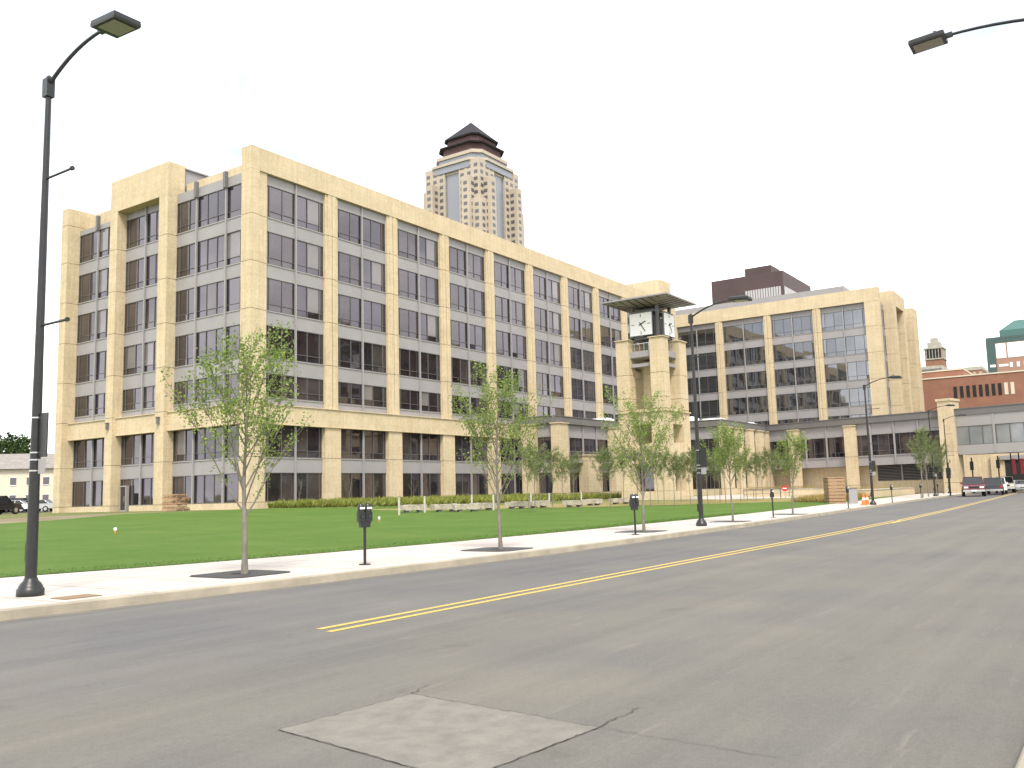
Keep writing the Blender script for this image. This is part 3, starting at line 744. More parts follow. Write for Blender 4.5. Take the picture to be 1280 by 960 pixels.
# ------------------------------------------------------------------ trees
def make_tree(seed, H, clear, wid, nl, nleaf, ls, r0, sides=6, up=.62, leafzone=.25, sub=5, leafbias=1.0):
    r = random.Random(seed); t = MB(); lf = MB()
    def wob(p, d, n, step, curve, jit):
        pts = [Vector(p)]; d = Vector(d).normalized()
        for i in range(n):
            d = (d + Vector((r.uniform(-jit, jit), r.uniform(-jit, jit), curve))).normalized()
            pts.append(pts[-1]+d*step)
        return pts
    lead = wob((0,0,-.05), (0,0,1), 12, H*.97/12, .12, .045)
    t.tube(lead, [r0*(1.25 if i == 0 else (1-.93*i/12)) for i in range(13)], 8)
    twigs = []
    for k in range(nl):
        f = (clear + (.93*H-clear)*((k+r.random()*.7)/nl))/H
        i = min(11, int(f*12)); fr = f*12-i; p = lead[i].lerp(lead[i+1], fr)
        a = k*2.4 + r.uniform(-.4, .4)
        rel_ = (f*H-clear)/(H-clear)
        ln = wid*.5*(1.55 - 1.05*rel_)*r.uniform(.75, 1.1)*1.25
        ln = min(ln, (H*1.04-p.z)*1.15)
        out = 1-up
        pts = wob(p, (cos(a)*out*1.25, sin(a)*out*1.25, up), 6, ln/6, .07, .10)
        rb = r0*.33*(1-.55*rel_)
        t.tube(pts, [rb*(1-.85*j/6) for j in range(7)], sides, False)
        twigs.append((pts, ln))
        for s_ in range(sub):
            j = r.randint(1, 5); q = pts[j].lerp(pts[j+1], r.random()) if j < 6 else pts[j]
            aa = a + r.uniform(-1.3, 1.3)
            l2 = ln*r.uniform(.25, .5)
            p2 = wob(q, (cos(aa)*.6, sin(aa)*.6, .75), 4, l2/4, .06, .16)
            t.tube(p2, [rb*.38*(1-.7*m2/4) for m2 in range(5)], 4, False)
            twigs.append((p2, l2)); twigs.append((p2, l2))
    twigs.append((lead[7:], H*.4)); twigs.append((lead[8:], H*.3)); twigs.append((lead[9:], H*.2))
    # leaves in small clumps along the twigs
    w = [tw[1] for tw in twigs]
    for i in range(nleaf//5):
        pts, l = r.choices(twigs, w)[0]
        u = (leafzone + (1-leafzone)*r.random()**.8)*(len(pts)-1); j = min(len(pts)-2, int(u)); c0 = pts[j].lerp(pts[j+1], u-j)
        c0 = c0 + Vector((r.gauss(0, .05), r.gauss(0, .05), r.gauss(0, .04)))
        for k in range(5):
            p = c0 + Vector((r.gauss(0, .055), r.gauss(0, .055), r.gauss(-.01, .06)))
            d = Vector((r.gauss(0,1), r.gauss(0,1), r.gauss(-.2,.7))).normalized(); s2 = d.cross(Vector((r.gauss(0,1), r.gauss(0,1), r.gauss(0,1)))).normalized()
            a_ = ls*r.uniform(.6, 1.15)
            lf.add([p, p+d*a_*.5+s2*a_*.33, p+d*a_, p+d*a_*.5-s2*a_*.33], [(0,1,2,3)])
    return t, lf
def tree(name, label, cat, loc, rz, group, meshes, bark, leaf):
    o = thing(name, label, cat, loc, rz, group)
    place('trunk', meshes[0], o); place('crown', meshes[1], o)
    return o
def tree_meshes(bark, leaf, **kw):
    t, lf = make_tree(**kw); a = t.build('trunk', M[bark]); b = lf.build('crown', M[leaf]); m1, m2 = a.data, b.data
    bpy.data.objects.remove(a); bpy.data.objects.remove(b); return m1, m2
st = [((11.83, 14.66), dict(seed=5, H=4.6, clear=1.15, wid=2.8, nl=26, nleaf=6600, ls=.068, r0=.062, up=.66, sub=7, leafzone=.12), 'nearest young street tree, its sparse crown in front of the office corner'),
      ((19.33, 13.78), dict(seed=21, H=4.4, clear=1.2, wid=2.6, nl=25, nleaf=6400, ls=.066, r0=.055, up=.67, sub=7, leafzone=.15), 'young street tree in a square grate, between the twin and the next parking meter'),
      ((28.59, 14.25), dict(seed=33, H=4.4, clear=1.1, wid=3.2, nl=21, nleaf=6000, ls=.07, r0=.055, up=.63, sub=6, leafzone=.2), 'young street tree with a wide forked crown in front of the clock tower'),
      ((36.97, 14.24), dict(seed=41, H=3.85, clear=1.5, wid=2.2, nl=20, nleaf=4600, ls=.075, r0=.05, up=.7, sub=5), 'slim young street tree just right of the middle lamp post'),
      ((45.8, 14.47), dict(seed=52, H=3.95, clear=1.4, wid=2.1, nl=20, nleaf=4400, ls=.075, r0=.05, up=.7, sub=5), 'slim young street tree left of the wooden crate, beside the red sign')]
GT = 'young street trees in square grates'
gm_ = None
for i, ((x, y), kw, lb) in enumerate(st):
    ms = tree_meshes('bark', 'leaf', **kw)
    tree('street_tree', lb, 'tree', (x, y, .15), 0, GT, ms, None, None)
    # tree grate set in the walk
    if gm_ is None:
        g = MB(); h = .78
        def ringq(r_o, r_i, z0, z1):
            pass
        n = 20; inn = [(.2*cos(2*pi*k/n), .2*sin(2*pi*k/n)) for k in range(n)]
        out_ = []
        for k in range(n):
            a = 2*pi*k/n; s_ = h/max(abs(cos(a)), abs(sin(a))); out_.append((s_*cos(a), s_*sin(a)))
        g.add([(p[0], p[1], .012) for p in inn]+[(p[0], p[1], .012) for p in out_], [(k, n+k, n+(k+1) % n, (k+1) % n) for k in range(n)])
        g.cur = 1; g.add([(p[0], p[1], .005) for p in inn], [tuple(range(n))])
        gm_ = g.build('tree_grate', [M['dark_metal'], M['shadow']]); go = gm_
    else:
        go = gm_.copy(); COL.objects.link(go)
    go.location = (x, y+.12, .15)
    tag(go, ['dark square tree grate around the nearest street tree', 'dark square tree grate around the second street tree', 'dark square tree grate around the wide forked tree before the clock tower', 'dark square tree grate around the slim tree right of the middle lamp post', 'dark square tree grate around the slim tree left of the wooden crate'][i], 'tree grate', 'square tree grates in the sidewalk')

# grove of small trees in front of the clock tower and wing
gv = [tree_meshes('bark', 'leaf_olive', seed=60+k, H=4.3, clear=1.6, wid=2.3, nl=12, nleaf=3000, ls=.09, r0=.035, up=.72, sub=4, sides=4) for k in range(3)]
grove = [(660, 34), (668, 30), (676, 39), (690, 33), (703, 40), (716, 36), (752, 36), (762, 30), (779, 34), (797, 30.5), (812, 29), (822, 33), (829, 30.5), (842, 28), (850, 32.5), (862, 29.5), (871, 31), (884, 28), (893, 32.5), (899, 29.5), (906, 27.5), (925, 29), (933, 31.5), (944, 28.5), (953, 30), (963, 27.5), (975, 29)]
wh = {660: 'leftmost', 975: 'rightmost'}
lbl = ['small grove tree before the glass bay next to the office block', 'small grove tree behind the second street tree', 'back grove tree against the first tall wing pier', 'small grove tree in front of the tall corner pier of the wing', 'back grove tree beside the tall corner pier of the wing', 'small grove tree before the dark ground window right of the corner pier',
       'small grove tree right of the short balcony pier', 'front grove tree just left of the clock tower', 'back grove tree at the left edge of the clock tower', 'small grove tree before the left opening of the clock tower', 'front grove tree right of the forked street tree', 'back grove tree at the middle of the clock tower', 'small grove tree below the nearest corner of the clock tower', 'front grove tree left of the tower doorway', 'back grove tree at the tower doorway', 'small grove tree at the right edge of the clock tower', 'small grove tree left of the middle lamp post', 'front grove tree just right of the middle lamp post', 'back grove tree right of the middle lamp post', 'small grove tree before the first of the row of stone piers', 'front grove tree left of the slim street tree', 'small grove tree right of the slim street tree', 'back grove tree before the third stone pier in the row', 'front grove tree before the fourth stone pier in the row', 'small grove tree before the last stone pier in the row', 'front grove tree just right of the row of stone piers', 'rightmost grove tree, beside the red sign']
for i, (px, Y) in enumerate(grove):
    p = on_y(px, 605, Y); z = terr(p.x, p.y)
    o = tree('grove_tree', lbl[i], 'tree', (p.x, p.y, z-.02), i*1.3, 'small trees planted as a grove by the clock tower', gv[i % 3], None, None)
    s_ = random.uniform(.85, 1.08); o.scale = (s_, s_, s_)
# three bare young trees against the long face
bt = tree_meshes('bark', 'leaf_olive', seed=77, H=2.6, clear=.6, wid=1.6, nl=12, nleaf=100, ls=.05, r0=.03, up=.7, sub=6, sides=4)
for px, lb in ((374, 'bare young shrub tree at the first ground window right of the corner'), (437, 'bare young shrub tree at the second ground window bay'), (467, 'bare young shrub tree at the right half of the second ground window bay'), (517, 'bare young shrub tree at the third ground window bay')):
    p = on_y(px, 620, 59.6)
    tree('bare_tree', lb, 'tree', (p.x, p.y, .85), px, 'bare young trees against the long facade', bt, None, None)
# far street trees
ft = [tree_meshes('bark', 'leaf_olive', seed=90+k, H=7.0, clear=1.8, wid=3.2, nl=16, nleaf=3300, ls=.12, r0=.07, up=.74, sub=5, sides=4) for k in range(2)]
for i, (x, y, s_, lb) in enumerate(((91.4, 16.6, .95, 'far street tree just left of the fourth lamp post'), (96.5, 17.0, .9, 'far street tree close behind the fourth lamp post'), (109, 18.2, .8, 'far street tree left of the tall skywalk pier'), (117, 18.9, .85, 'far street tree in front of the tall skywalk pier'), (124, 19.3, .85, 'far leafy street tree right of the tall skywalk pier, above the maroon pickup'))):
    o = tree('street_tree', lb, 'tree', (x, y, .15), i*2.1, 'street trees farther down the street', ft[i % 2], None, None); o.scale = (s_,)*3
# leafy trees behind the cream building
bg = [tree_meshes('bark_dark', 'leaf_dark', seed=120+k, H=11, clear=2.5, wid=8, nl=20, nleaf=7000, ls=.4, r0=.2, up=.5, sub=6, sides=4) for k in range(2)]
for i, (px, D, s_, lb) in enumerate(((-12, 172, 1.0, 'dark leafy tree behind the left end of the cream building'), (12, 178, 1.12, 'tall dark leafy tree behind the cream building roof'), (30, 185, 1.0, 'dark leafy tree behind the cream building, next to the near lamp post'))):
    p = at_d(px, 600, D); o = tree('leafy_tree', lb, 'tree', (p.x, p.y, .8), i, 'leafy trees behind the cream building', bg[i % 2], None, None); o.scale = (s_,)*3

# ------------------------------------------------------------------ street lamps
def lamp(label, x, y, H, toward, reach, rise=.44, hs=1.0, banner=True, plates=True, cab=True):
    """toward = -1: arm reaches to -y"""
    o = thing('street_lamp', label, 'street lamp', (x, y, .15), 0, 'black cobra arm street lamps')
    c = MB(); n = 16
    prof = [(.205, 0), (.21, .015), (.21, .11), (.19, .13), (.185, .15), (.16, .20), (.115, .245), (.10, .29)]
    c.loft([[(r*cos(2*pi*k/n), r*sin(2*pi*k/n), z) for k in range(n)] for r, z in prof], True, True); c.build('base', M['black'], o)
    c = MB(); c.tube([(0, 0, .25), (0, 0, H)], [.092, .046], 16); c.build('pole', M['black'], o)
    t = toward
    c = MB(); c.box(-.07, .07, -.07, .09 , H-.28, H+.05); c.tube([(0, 0, H+.05), (0, 0, H+.11)], [.07, .03], 10)
    pts = [(0, t*(.06+reach*u), H-.02+rise*(1-(1-u)**2.1)) for u in [k/10 for k in range(11)]]
    c.tube(pts, [.036-.01*k/10 for k in range(11)], 8); c.build('arm', M['black'], o)
    zh = pts[-1][2]; ye = pts[-1][1]
    c = MB(); y0, y1 = ye, ye+t*.72; lo, hi = min(y0, y1), max(y0, y1)
    a, b2 = .24, .2
    c.M = Matrix.Translation((0, ye, zh)) @ Matrix.Rotation(-.06*t, 4, 'X') @ Matrix.Scale(hs, 4)
    f_ = lambda w, l0, l1, z: [(-w, l0, z), (w, l0, z), (w, l1, z), (-w, l1, z)]
    l0, l1 = (t*.0, t*.72) if t > 0 else (t*.72, 0)
    c.loft([f_(.25, l0, l1, -.07), f_(.26, l0-.01, l1+.01, -.03), f_(.25, l0, l1, .05), f_(.17, l0+.1, l1-.06, .10)]); c.box(-.05, .05, -.14 if t > 0 else -.05, .05 if t > 0 else .14, -.05, .04)
    c.cyl((.0, t*.2, .10), .035, .09, 8)
    hd = c.build('lamp_head', M['black'], o)
    c = MB(); c.M = Matrix.Translation((0, ye, zh)) @ Matrix.Rotation(-.06*t, 4, 'X') @ Matrix.Scale(hs, 4); c.box(-.2, .2, l0+.07, l1-.14 if t < 0 else l1-.07, -.085, -.071); c.build('lens', M['lens'], hd)
    if banner:
        for z in (H*.80, H*.508):
            c = MB(); c.tube([(0, 0, z), (0, t*.82, z)], .022, 6); c.tube([(0, t*.82, z), (0, t*.86, z)], .04, 8); c.build('banner_arm', M['black'], o)
    if plates:
        c = MB(); c.box(.0, .02, t*.34 if t < 0 else .09, -.09 if t < 0 else .34, 2.25, 2.98); c.build('sign_plate', M['black'], o)
        c = MB(); c.box(.0, .015, -.3, -.1, 1.98, 2.22); c.build('sign_plate', M['panel'], o)
        for z in (2.02, 2.20, 2.32, 2.9): 
            c = MB(); r_ = .096-.048*z/H; c.tube([(0, 0, z), (0, 0, z+.022)], r_, 16); c.build('band', M['steel'], o)
    if cab:
        c = MB(); c.box(-.045, .045, .07, .13, .55, .85); c.build('hand_hole_cover', M['black'], o)
    return o
lamp('nearest black street lamp standing at the left edge, arm over the road', 7.8, 15.0, 8.8, -1, 1.62, hs=.92)
lamp('black street lamp standing between the forked tree and the slim tree', 32.86, 13.92, 8.2, -1, 1.65)
lamp('third black street lamp, behind an orange cone', 64.64, 14.9, 8.15, -1, 1.65)
lamp('fourth black street lamp, among the far street trees', 99.0, 16.8, 8.6, -1, 1.7)
lamp('farthest black street lamp, in front of the bridge glass', 121, 18.9, 9.0, -1, 1.75)
pr_ = on_x(1182, 45, 17.2)
lamp('black street lamp reaching in from the right side of the road', 17.2, pr_.y-2.7, pr_.z-.15-.5, 1, 2.64, rise=.52, hs=.82)

# ------------------------------------------------------------------ parking meters
def meter_mesh_parts(o, n):
    c = MB(); c.cyl((0, 0, 0), .13, .02, 16); c.tube([(0, 0, .02), (0, 0, .95)], .032, 12); c.build('pole', M['black'], o)
    offs = (-.085, .085) if n == 2 else (0,)
    if n == 2:
        c = MB(); c.box(-.11, .11, -.06, .06, .80, .90); c.box(-.13, .13, -.05, .05, .88, .95); c.build('yoke', M['black'], o)
    for dx in offs:
        c = MB(); n_ = 14
        c.box(dx-.075, dx+.075, -.06, .06, .93, 1.13)
        # domed timer head: lofted ellipses
        rings = []
        for z, w, d in ((.93, .075, .055), (1.02, .08, .065), (1.15, .082, .07), (1.24, .078, .065), (1.30, .058, .05), (1.325, .02, .02)):
            rings.append([(dx+w*cos(2*pi*k/n_), d*sin(2*pi*k/n_), z) for k in range(n_)])
        c.loft(rings, True, True); h = c.build('meter_head', M['black'], o)
        c = MB(); c.box(dx-.055, dx+.055, -.078, -.066, 1.195, 1.235); c.build('display', M['white'], h)
        c = MB(); c.cyl((dx, -.073, 1.03), .028, -.012, 10, 'y'); c.build('coin_plate', M['dark_metal'], h)
for x, y, n, lb in ((14.4, 13.88, 2, 'nearest twin headed black parking meter between the first two street trees'), (26.56, 13.55, 2, 'twin headed parking meter beside the forked street tree'), (41.44, 14.0, 1, 'single parking meter between the two slim street trees'), (56.07, 14.35, 1, 'parking meter in front of the wooden crate'), (71.44, 15.1, 1, 'parking meter just beyond the third street lamp'), (89, 16.3, 1, 'far parking meter left of the fourth street lamp'), (103, 17.2, 1, 'farthest parking meter, right of the fourth street lamp')):
    o = thing('parking_meter', lb, 'parking meter', (x, y, .15), -.35, 'parking meters along the kerb'); meter_mesh_parts(o, n)

# ------------------------------------------------------------------ small things on the lawn
def bench(px, py_, w, lb, rz=0):
    p = on_t(px, py_); o = thing('stone_bench', lb, 'bench', p, rz, 'rough stone slab benches')
    r = random.Random(px)
    c = MB(); n = 9
    for s_ in range(2):
        pass
    rings = []
    for i in range(n):
        x = -w/2+w*i/(n-1); j = lambda: r.uniform(-.03, .03)
        rings.append([(x, -.28+j(), .16+j()), (x, .28+j(), .16+j()), (x, .3+j(), .50+j()), (x, -.3+j(), .50+j())])
    c.loft(rings); c.build('slab', M['woodgrey'], o)
    for u in (-w*.32, w*.2):
        c = MB(); c.box(u, u+w*.12, -.2, .2, -.05, .17); c.build('support', M['panel_dark'], o)
for px, py_, w, lb, rz in ((516, 641, 1.7, 'leftmost stone bench between two white posts', -.15), (557, 640, 1.9, 'second stone bench from the left, standing alone', -.1), (583, 640, 1.7, 'stone bench touching the left of a post pair', -.3), (604, 638, 1.9, 'stone bench between the second pair of white posts', .1), (646, 636, 1.7, 'stone bench just right of the second street tree', 0), (673, 635, 1.9, 'stone bench before the tall corner pier', .1), (718, 634, 1.8, 'stone bench before the dark window between the piers', 0), (742, 632, 1.6, 'stone bench before the short balcony pier', .1), (776, 630.5, 2.2, 'rightmost stone bench, left of the clock tower', 0)):
    bench(px, py_, w, lb, rz-.3)
for px, py_, lb in ((499, 644, 'white post left of the leftmost stone bench'), (531, 641, 'white post right of the leftmost stone bench'), (590, 637, 'white post behind the touching stone benches'), (617, 638, 'white post at the right end of the second bench pair'), (664, 633, 'white post behind the bench by the corner pier'), (687, 634, 'white post right of the bench by the corner pier'), (727, 631, 'white post between the benches before the balcony pier')):
    p = on_t(px, py_); o = thing('bollard', lb, 'post', p, 0, 'short white posts among the stone benches')
    c = MB(); c.tube([(0, 0, -.05), (0, 0, .95)], .065, 10); c.build('post', M['concrete'], o)
    c = MB(); c.tube([(0, 0, .952), (0, 0, 1.0), (0, 0, 1.03)], [.075, .075, .03], 10); c.build('cap', M['sill'], o)
for px, py_, lb in ((144, 667, 'small white sprinkler marker with orange foot on the left lawn'), (474, 652, 'small white marker on the lawn right of the twin parking meter')):
    p = on_t(px, py_); o = thing('lawn_marker', lb, 'marker', p, 0, 'small markers on the lawn')
    c = MB(); c.tube([(0, 0, 0), (0, 0, .12)], .03, 6); c.build('stem', M['orange'], o)
    c = MB(); c.tube([(0, 0, .10), (0, 0, .14), (0, 0, .20), (0, 0, .24)], [.03, .06, .06, .02], 10); c.build('cap', M['white'], o)
# wood pile by the corner
p = Vector((44.6, 63.9, terr(44, 63)-.02)); o = thing('wood_pile', 'stack of rough timber planks at the foot of the office corner', 'timber stack', p, -1.2)
r = random.Random(4)
c = MB()
for lay in range(10):
    for k in range(5):
        L2 = r.uniform(1.25, 1.75); z = .04+lay*.135
        x0 = r.uniform(-.12, .12)-L2/2; y = -.7+k*.29+r.uniform(-.03, .03)
        if lay % 3 == 2: c.box(-.6+k*.28, -.5+k*.28, -.75, .75, z, z+.08)
        else: c.box(x0, x0+L2, y, y+.24, z+r.uniform(0, .01), z+.11)
c.build('planks', M['wood'], o)
# wooden crate, bin, cone by the sidewalk
p = on_t(1052, 627); o = thing('wooden_crate', 'tall slatted wooden crate standing beside the sidewalk', 'crate', (72.0, 19.4, .17), .45)
c = MB()
for k in range(7): c.box(-.95, .95, -.62, -.58, .14+k*.25, .14+k*.25+.2); c.box(-.95, .95, .58, .62, .14+k*.25, .14+k*.25+.2); c.box(-1.0, -.955, -.6, .6, .14+k*.25, .14+k*.25+.2); c.box(.955, 1.0, -.6, .6, .14+k*.25, .14+k*.25+.2)
c.build('slats', M['wood'], o)
c = MB(); [c.box(x-.05, x+.05, y-.05, y+.05, .1, 1.9) for x in (-.88, 0, .88) for y in (-.52, .52)]; c.box(-1.0, 1.0, -.62, .62, 0, .1); c.build('frame', M['wood'], o)
c = MB(); c.box(-1.02, 1.02, -.64, .64, 1.9, 1.98); c.build('lid', M['wood'], o)
o = thing('utility_box', 'grey green utility cabinet just right of the wooden crate', 'utility cabinet', (70.3, 17.0+.6, .15), .3)
c = MB(); c.box(-.4, .4, -.3, .3, 0, 1.1); c.build('cabinet', M['panel'], o, bevel=.02); c = MB(); c.box(-.43, .43, -.33, .33, 1.1, 1.16); c.build('lid', M['panel_dark'], o); c = MB(); c.box(-.36, -.01, -.315, -.302, .1, 1.0); c.box(.01, .36, -.315, -.302, .1, 1.0); c.build('door', M['frame'], o)
for x, y, lb in ((66.0, 15.6, 'orange traffic cone left of the third street lamp'), (64.0, 15.35, 'orange and white traffic cone touching the third street lamp')):
    o = thing('traffic_cone', lb, 'traffic cone', (x, y, .15), 0, 'orange traffic cones')
    c = MB(); c.box(-.2, .2, -.2, .2, 0, .04); c.tube([(0, 0, .04), (0, 0, .75)], [.15, .03], 14); cc = c.build('cone', M['orange'], o)
    c = MB(); c.tube([(0, 0, .35), (0, 0, .5)], [.105, .079], 14, False); c.build('band', M['white'], cc)
# red do-not-enter sign
p = on_y(982, 624, 26.0); zt_ = terr(p.x, p.y)
o = thing('road_sign', 'round red no entry sign with a white bar by the plaza path', 'road sign', (p.x, p.y, zt_), 0)
c = MB(); c.tube([(0, 0, 0), (0, 0, 1.3)], .03, 8); c.build('post', M['steel'], o)
c = MB(); c.cyl((-.03, 0, 1.1), .27, -.02, 24, 'x'); sg = c.build('sign_face', M['red'], o); c = MB(); c.box(-.062, -.052, -.19, .19, 1.055, 1.145); c.build('white_bar', M['white'], sg)
# rail in front of the plaza
o = thing('handrail', 'thin dark handrail in front of the stone piers of the plaza', 'handrail', (88, 32.6, .35), -.1)
c = MB(); [c.tube([(x, 0, 0), (x, 0, .95)], .025, 6) for x in frange(0, 22, 2.2)]; c.build('posts', M['dark_metal'], o)
c = MB(); c.tube([(0, 0, .95), (22, 0, .95)], .028, 6); c.tube([(0, 0, .5), (22, 0, .5)], .018, 6); c.build('rail', M['dark_metal'], o)
# iron lid in the walk by the nearest lamp
g = MB(); g.box(-.3, .3, -.22, .22, 0, .012); o = g.build('manhole_cover', mat('rusty_lid', (.22, .15, .08), .8), None, (8.0, 13.98, .152)); tag(o, 'rusty rectangular utility lid in the sidewalk beside the nearest lamp', 'utility cover')
# posts and signals beyond the bridge
def sigpost(px, py_, D, H, lb, red=False):
    p = at_d(px, py_, D); o = thing('traffic_signal', lb, 'traffic signal', (p.x, p.y, .1), 0, 'traffic signals beyond the skywalk')
    c = MB(); c.tube([(0, 0, 0), (0, 0, H)], .08, 8); c.build('pole', M['black'], o)
    c = MB(); c.box(-.3, -.05, -.2, .2, H-1.6, H-.5); h = c.build('signal_head', M['black'], o)
    c = MB()
    for k in range(3): c.cyl((-.3, 0, H-1.4+k*.33), .11, -.12, 10, 'x')
    c.build('visor', M['black'], h)
sigpost(1250, 605, 133, 4.6, 'traffic signal behind the white car at the bridge foot'); sigpost(1217, 605, 128, 4.4, 'traffic signal above the maroon pickup truck'); sigpost(1187, 605, 105, 3.4, 'traffic signal left of the tall skywalk pier')
for px, lb in ((1266, 'dark red banner post farther along under the bridge'), (1276, 'dark red banner post at the right picture edge under the bridge')):
    p = at_d(px, 600, 135); o = thing('banner_post', lb, 'banner post', (p.x, p.y, .1), 0, 'banner posts under the bridge')
    c = MB(); c.tube([(0, 0, 0), (0, 0, 6.0)], .08, 8); c.build('pole', M['black'], o); c = MB(); c.box(-.02, .02, -.5, -.08, 2.2, 4.2); c.build('banner', M['red'] if False else mat('maroon_cloth', (.2, .02, .03), .8), o)

# ------------------------------------------------------------------ vehicles
def paint(name, col): 
    m_ = mat(name, col, .3, .1, .5); m_.node_tree.nodes['Principled BSDF'].inputs['Coat Weight'].default_value = .5; return m_
PT_ = {k: paint(k+'_car_paint', v) for k, v in dict(maroon=(.12, .012, .016), white=(.7, .7, .68), silver=(.42, .43, .44), darkblue=(.03, .035, .06), charcoal=(.06, .06, .065), gold=(.35, .31, .22), black=(.015, .015, .017), tanc=(.4, .36, .28)).items()}
M['rubber'] = mat('tyre_rubber', (.02, .02, .02), .9); M['carglass'] = mat('car_glass', (.02, .022, .025), .05, 0, .5, 1.6); M['headlamp'] = mat('headlamp_glass', (.7, .7, .68), .1); M['tail'] = mat('tail_lamp', (.4, .01, .01), .2)
def vehicle(name, label, cat, kind, paintm, loc, rz, group=None, k=1.0):
    """front faces local +x"""
    o = thing(name, label, cat, loc, rz, group)
    if kind == 'sedan': L_, W_, zb, zs, zr, cab = 4.6, 1.78, .28, .92, 1.42, [(-1.75, .92), (-1.15, 1.40), (.35, 1.42), (1.05, .95)]; low = [(-2.3, .35), (-2.32, .75), (-2.2, .92), (-1.75, .95), (1.05, .95), (1.6, .88), (2.15, .75), (2.3, .6), (2.3, .35)]
    elif kind == 'pickup': L_, W_, zb, zs, zr, cab = 5.4, 1.98, .45, 1.15, 1.88, [(-.75, 1.15), (-.6, 1.85), (.75, 1.88), (1.3, 1.18)]; low = [(-2.7, .5), (-2.7, 1.12), (-.8, 1.15), (1.3, 1.18), (2.45, 1.10), (2.68, .98), (2.7, .5)]
    elif kind == 'suv': L_, W_, zb, zs, zr, cab = 4.8, 1.9, .38, 1.05, 1.78, [(-2.25, 1.05), (-2.05, 1.74), (.5, 1.78), (1.2, 1.08)]; low = [(-2.4, .42), (-2.42, 1.0), (-2.25, 1.06), (1.2, 1.08), (2.2, .98), (2.4, .8), (2.4, .42)]
    hw = W_/2
    c = MB()
    # lower body: three cross widths for a tumblehome
    poly = low; n = len(poly); rings = []
    for y, s_ in ((-hw, .96), (-hw+.08, 1), (hw-.08, 1), (hw, .96)):
        rings.append([(x*s_ if True else x, y, zb+(z-zb)*(1 if abs(y) < hw-.01 else .94)+(.03 if abs(y) > hw-.01 else 0)) for x, z in poly])
    c.loft(rings)
    # roof and pillars
    tw = hw*.80; th = .05
    (ax_, az), (bx2, bz), (cx_, cz), (dx_, dz) = cab
    c.add([(bx2, -tw, bz), (cx_, -tw, cz), (cx_, tw, cz), (bx2, tw, bz), (bx2+.02, -tw+.02, bz-.06), (cx_-.02, -tw+.02, cz-.06), (cx_-.02, tw-.02, cz-.06), (bx2+.02, tw-.02, bz-.06)], [(0,1,2,3),(7,6,5,4),(0,4,5,1),(1,5,6,2),(2,6,7,3),(3,7,4,0)])
    bw = hw-.10
    for s_ in (-1, 1):
        for (p0, p1) in (((ax_+.03, s_*bw, az), (bx2+.03, s_*tw, bz-.03)), ((dx_-.03, s_*bw, dz), (cx_-.03, s_*tw, cz-.03)), (((ax_+dx_)/2-.2, s_*bw, az), ((bx2+cx_)/2-.15, s_*(tw), bz-.03))): c.tube([p0, p1], .045, 4)
    if kind == 'pickup':
        c.cur = 1; c.box(-2.6, -.85, -hw+.15, hw-.15, 1.1, 1.17); c.cur = 0
        for s_ in (-1, 1): c.box(-2.68, -.8, s_*(hw-.07)-.05, s_*(hw-.07)+.05, 1.1, 1.27)
        c.box(-2.7, -2.62, -hw+.1, hw-.1, 1.1, 1.27)
    c.build('body', [paintm, M['shadow']], o)
    c = MB(); e = .012; base = [(ax_+.02, -bw, az-.02), (dx_-.02, -bw, dz-.02), (dx_-.02, bw, dz-.02), (ax_+.02, bw, az-.02)]; topp = [(bx2+.02, -tw+e, bz-.05), (cx_-.02, -tw+e, cz-.05), (cx_-.02, tw-e, cz-.05), (bx2+.02, tw-e, bz-.05)]
    c.loft([base, topp]); c.build('window', M['carglass'], o)
    wr = .33 if kind == 'sedan' else .39
    for x in (-L_*.30, L_*.315):
        for s_ in (-1, 1):
            g = MB(); g.tube([(0, -.12, 0), (0, -.10, 0), (0, .10, 0), (0, .12, 0)], [wr*.85, wr, wr, wr*.85], 18); w_ = g.build('wheel', M['rubber'], o, (x, s_*(hw-.10), wr))
            g = MB(); g.tube([(0, s_*.118, 0), (0, s_*.128, 0)], wr*.6, 12); g.build('rim', M['steel'], w_)
            g = MB(); g.tube([(0, s_*.02, 0), (0, s_*.10, 0)], wr*1.18, 16); ww = g.build('wheel_arch', M['shadow'], o, (x, s_*(hw-.115), wr+.02))
    xf = low[-2][0]; zf_ = low[-2][1]
    for s_ in (-1, 1):
        c = MB(); c.box(xf-.1, xf+.02, s_*(hw-.32)-.18, s_*(hw-.32)+.18, zf_-.18, zf_-.02); c.build('headlight', M['headlamp'], o)
        c = MB(); c.box(-L_/2-.03, -L_/2+.1, s_*(hw-.2)-.1, s_*(hw-.2)+.1, zb+.35, zb+.6); c.build('tail_light', M['tail'], o)
    c = MB(); c.box(xf-.05, xf+.015, -hw+.55, hw-.55, zf_-.2, zf_-.04); c.build('grille', M['shadow'], o)
    c = MB(); c.box(xf-.1, xf+.1, -hw+.05, hw-.05, zb+.02, zb+.2); c.build('bumper', M['steel'] if kind == 'pickup' else paintm, o)
    c = MB(); c.box(-L_/2-.1, -L_/2+.05, -hw+.05, hw-.05, zb+.05, zb+.22); c.build('bumper', M['steel'] if kind != 'sedan' else paintm, o)
    c = MB(); c.box(xf+.1, xf+.115, -.22, .22, zb+.06, zb+.17); c.build('licence_plate', M['white'], o)
    for s_ in (-1, 1):
        c = MB(); c.box(dx_-.35, dx_-.18, s_*(hw+.06)-.07, s_*(hw+.06)+.07, dz+.02, dz+.17); c.build('mirror', paintm, o)
    o.scale = (k, k, k)
    return o
def on_road(px, py_): return on_z(px, py_, 0)
VG = 'vehicles parked along the far kerb'
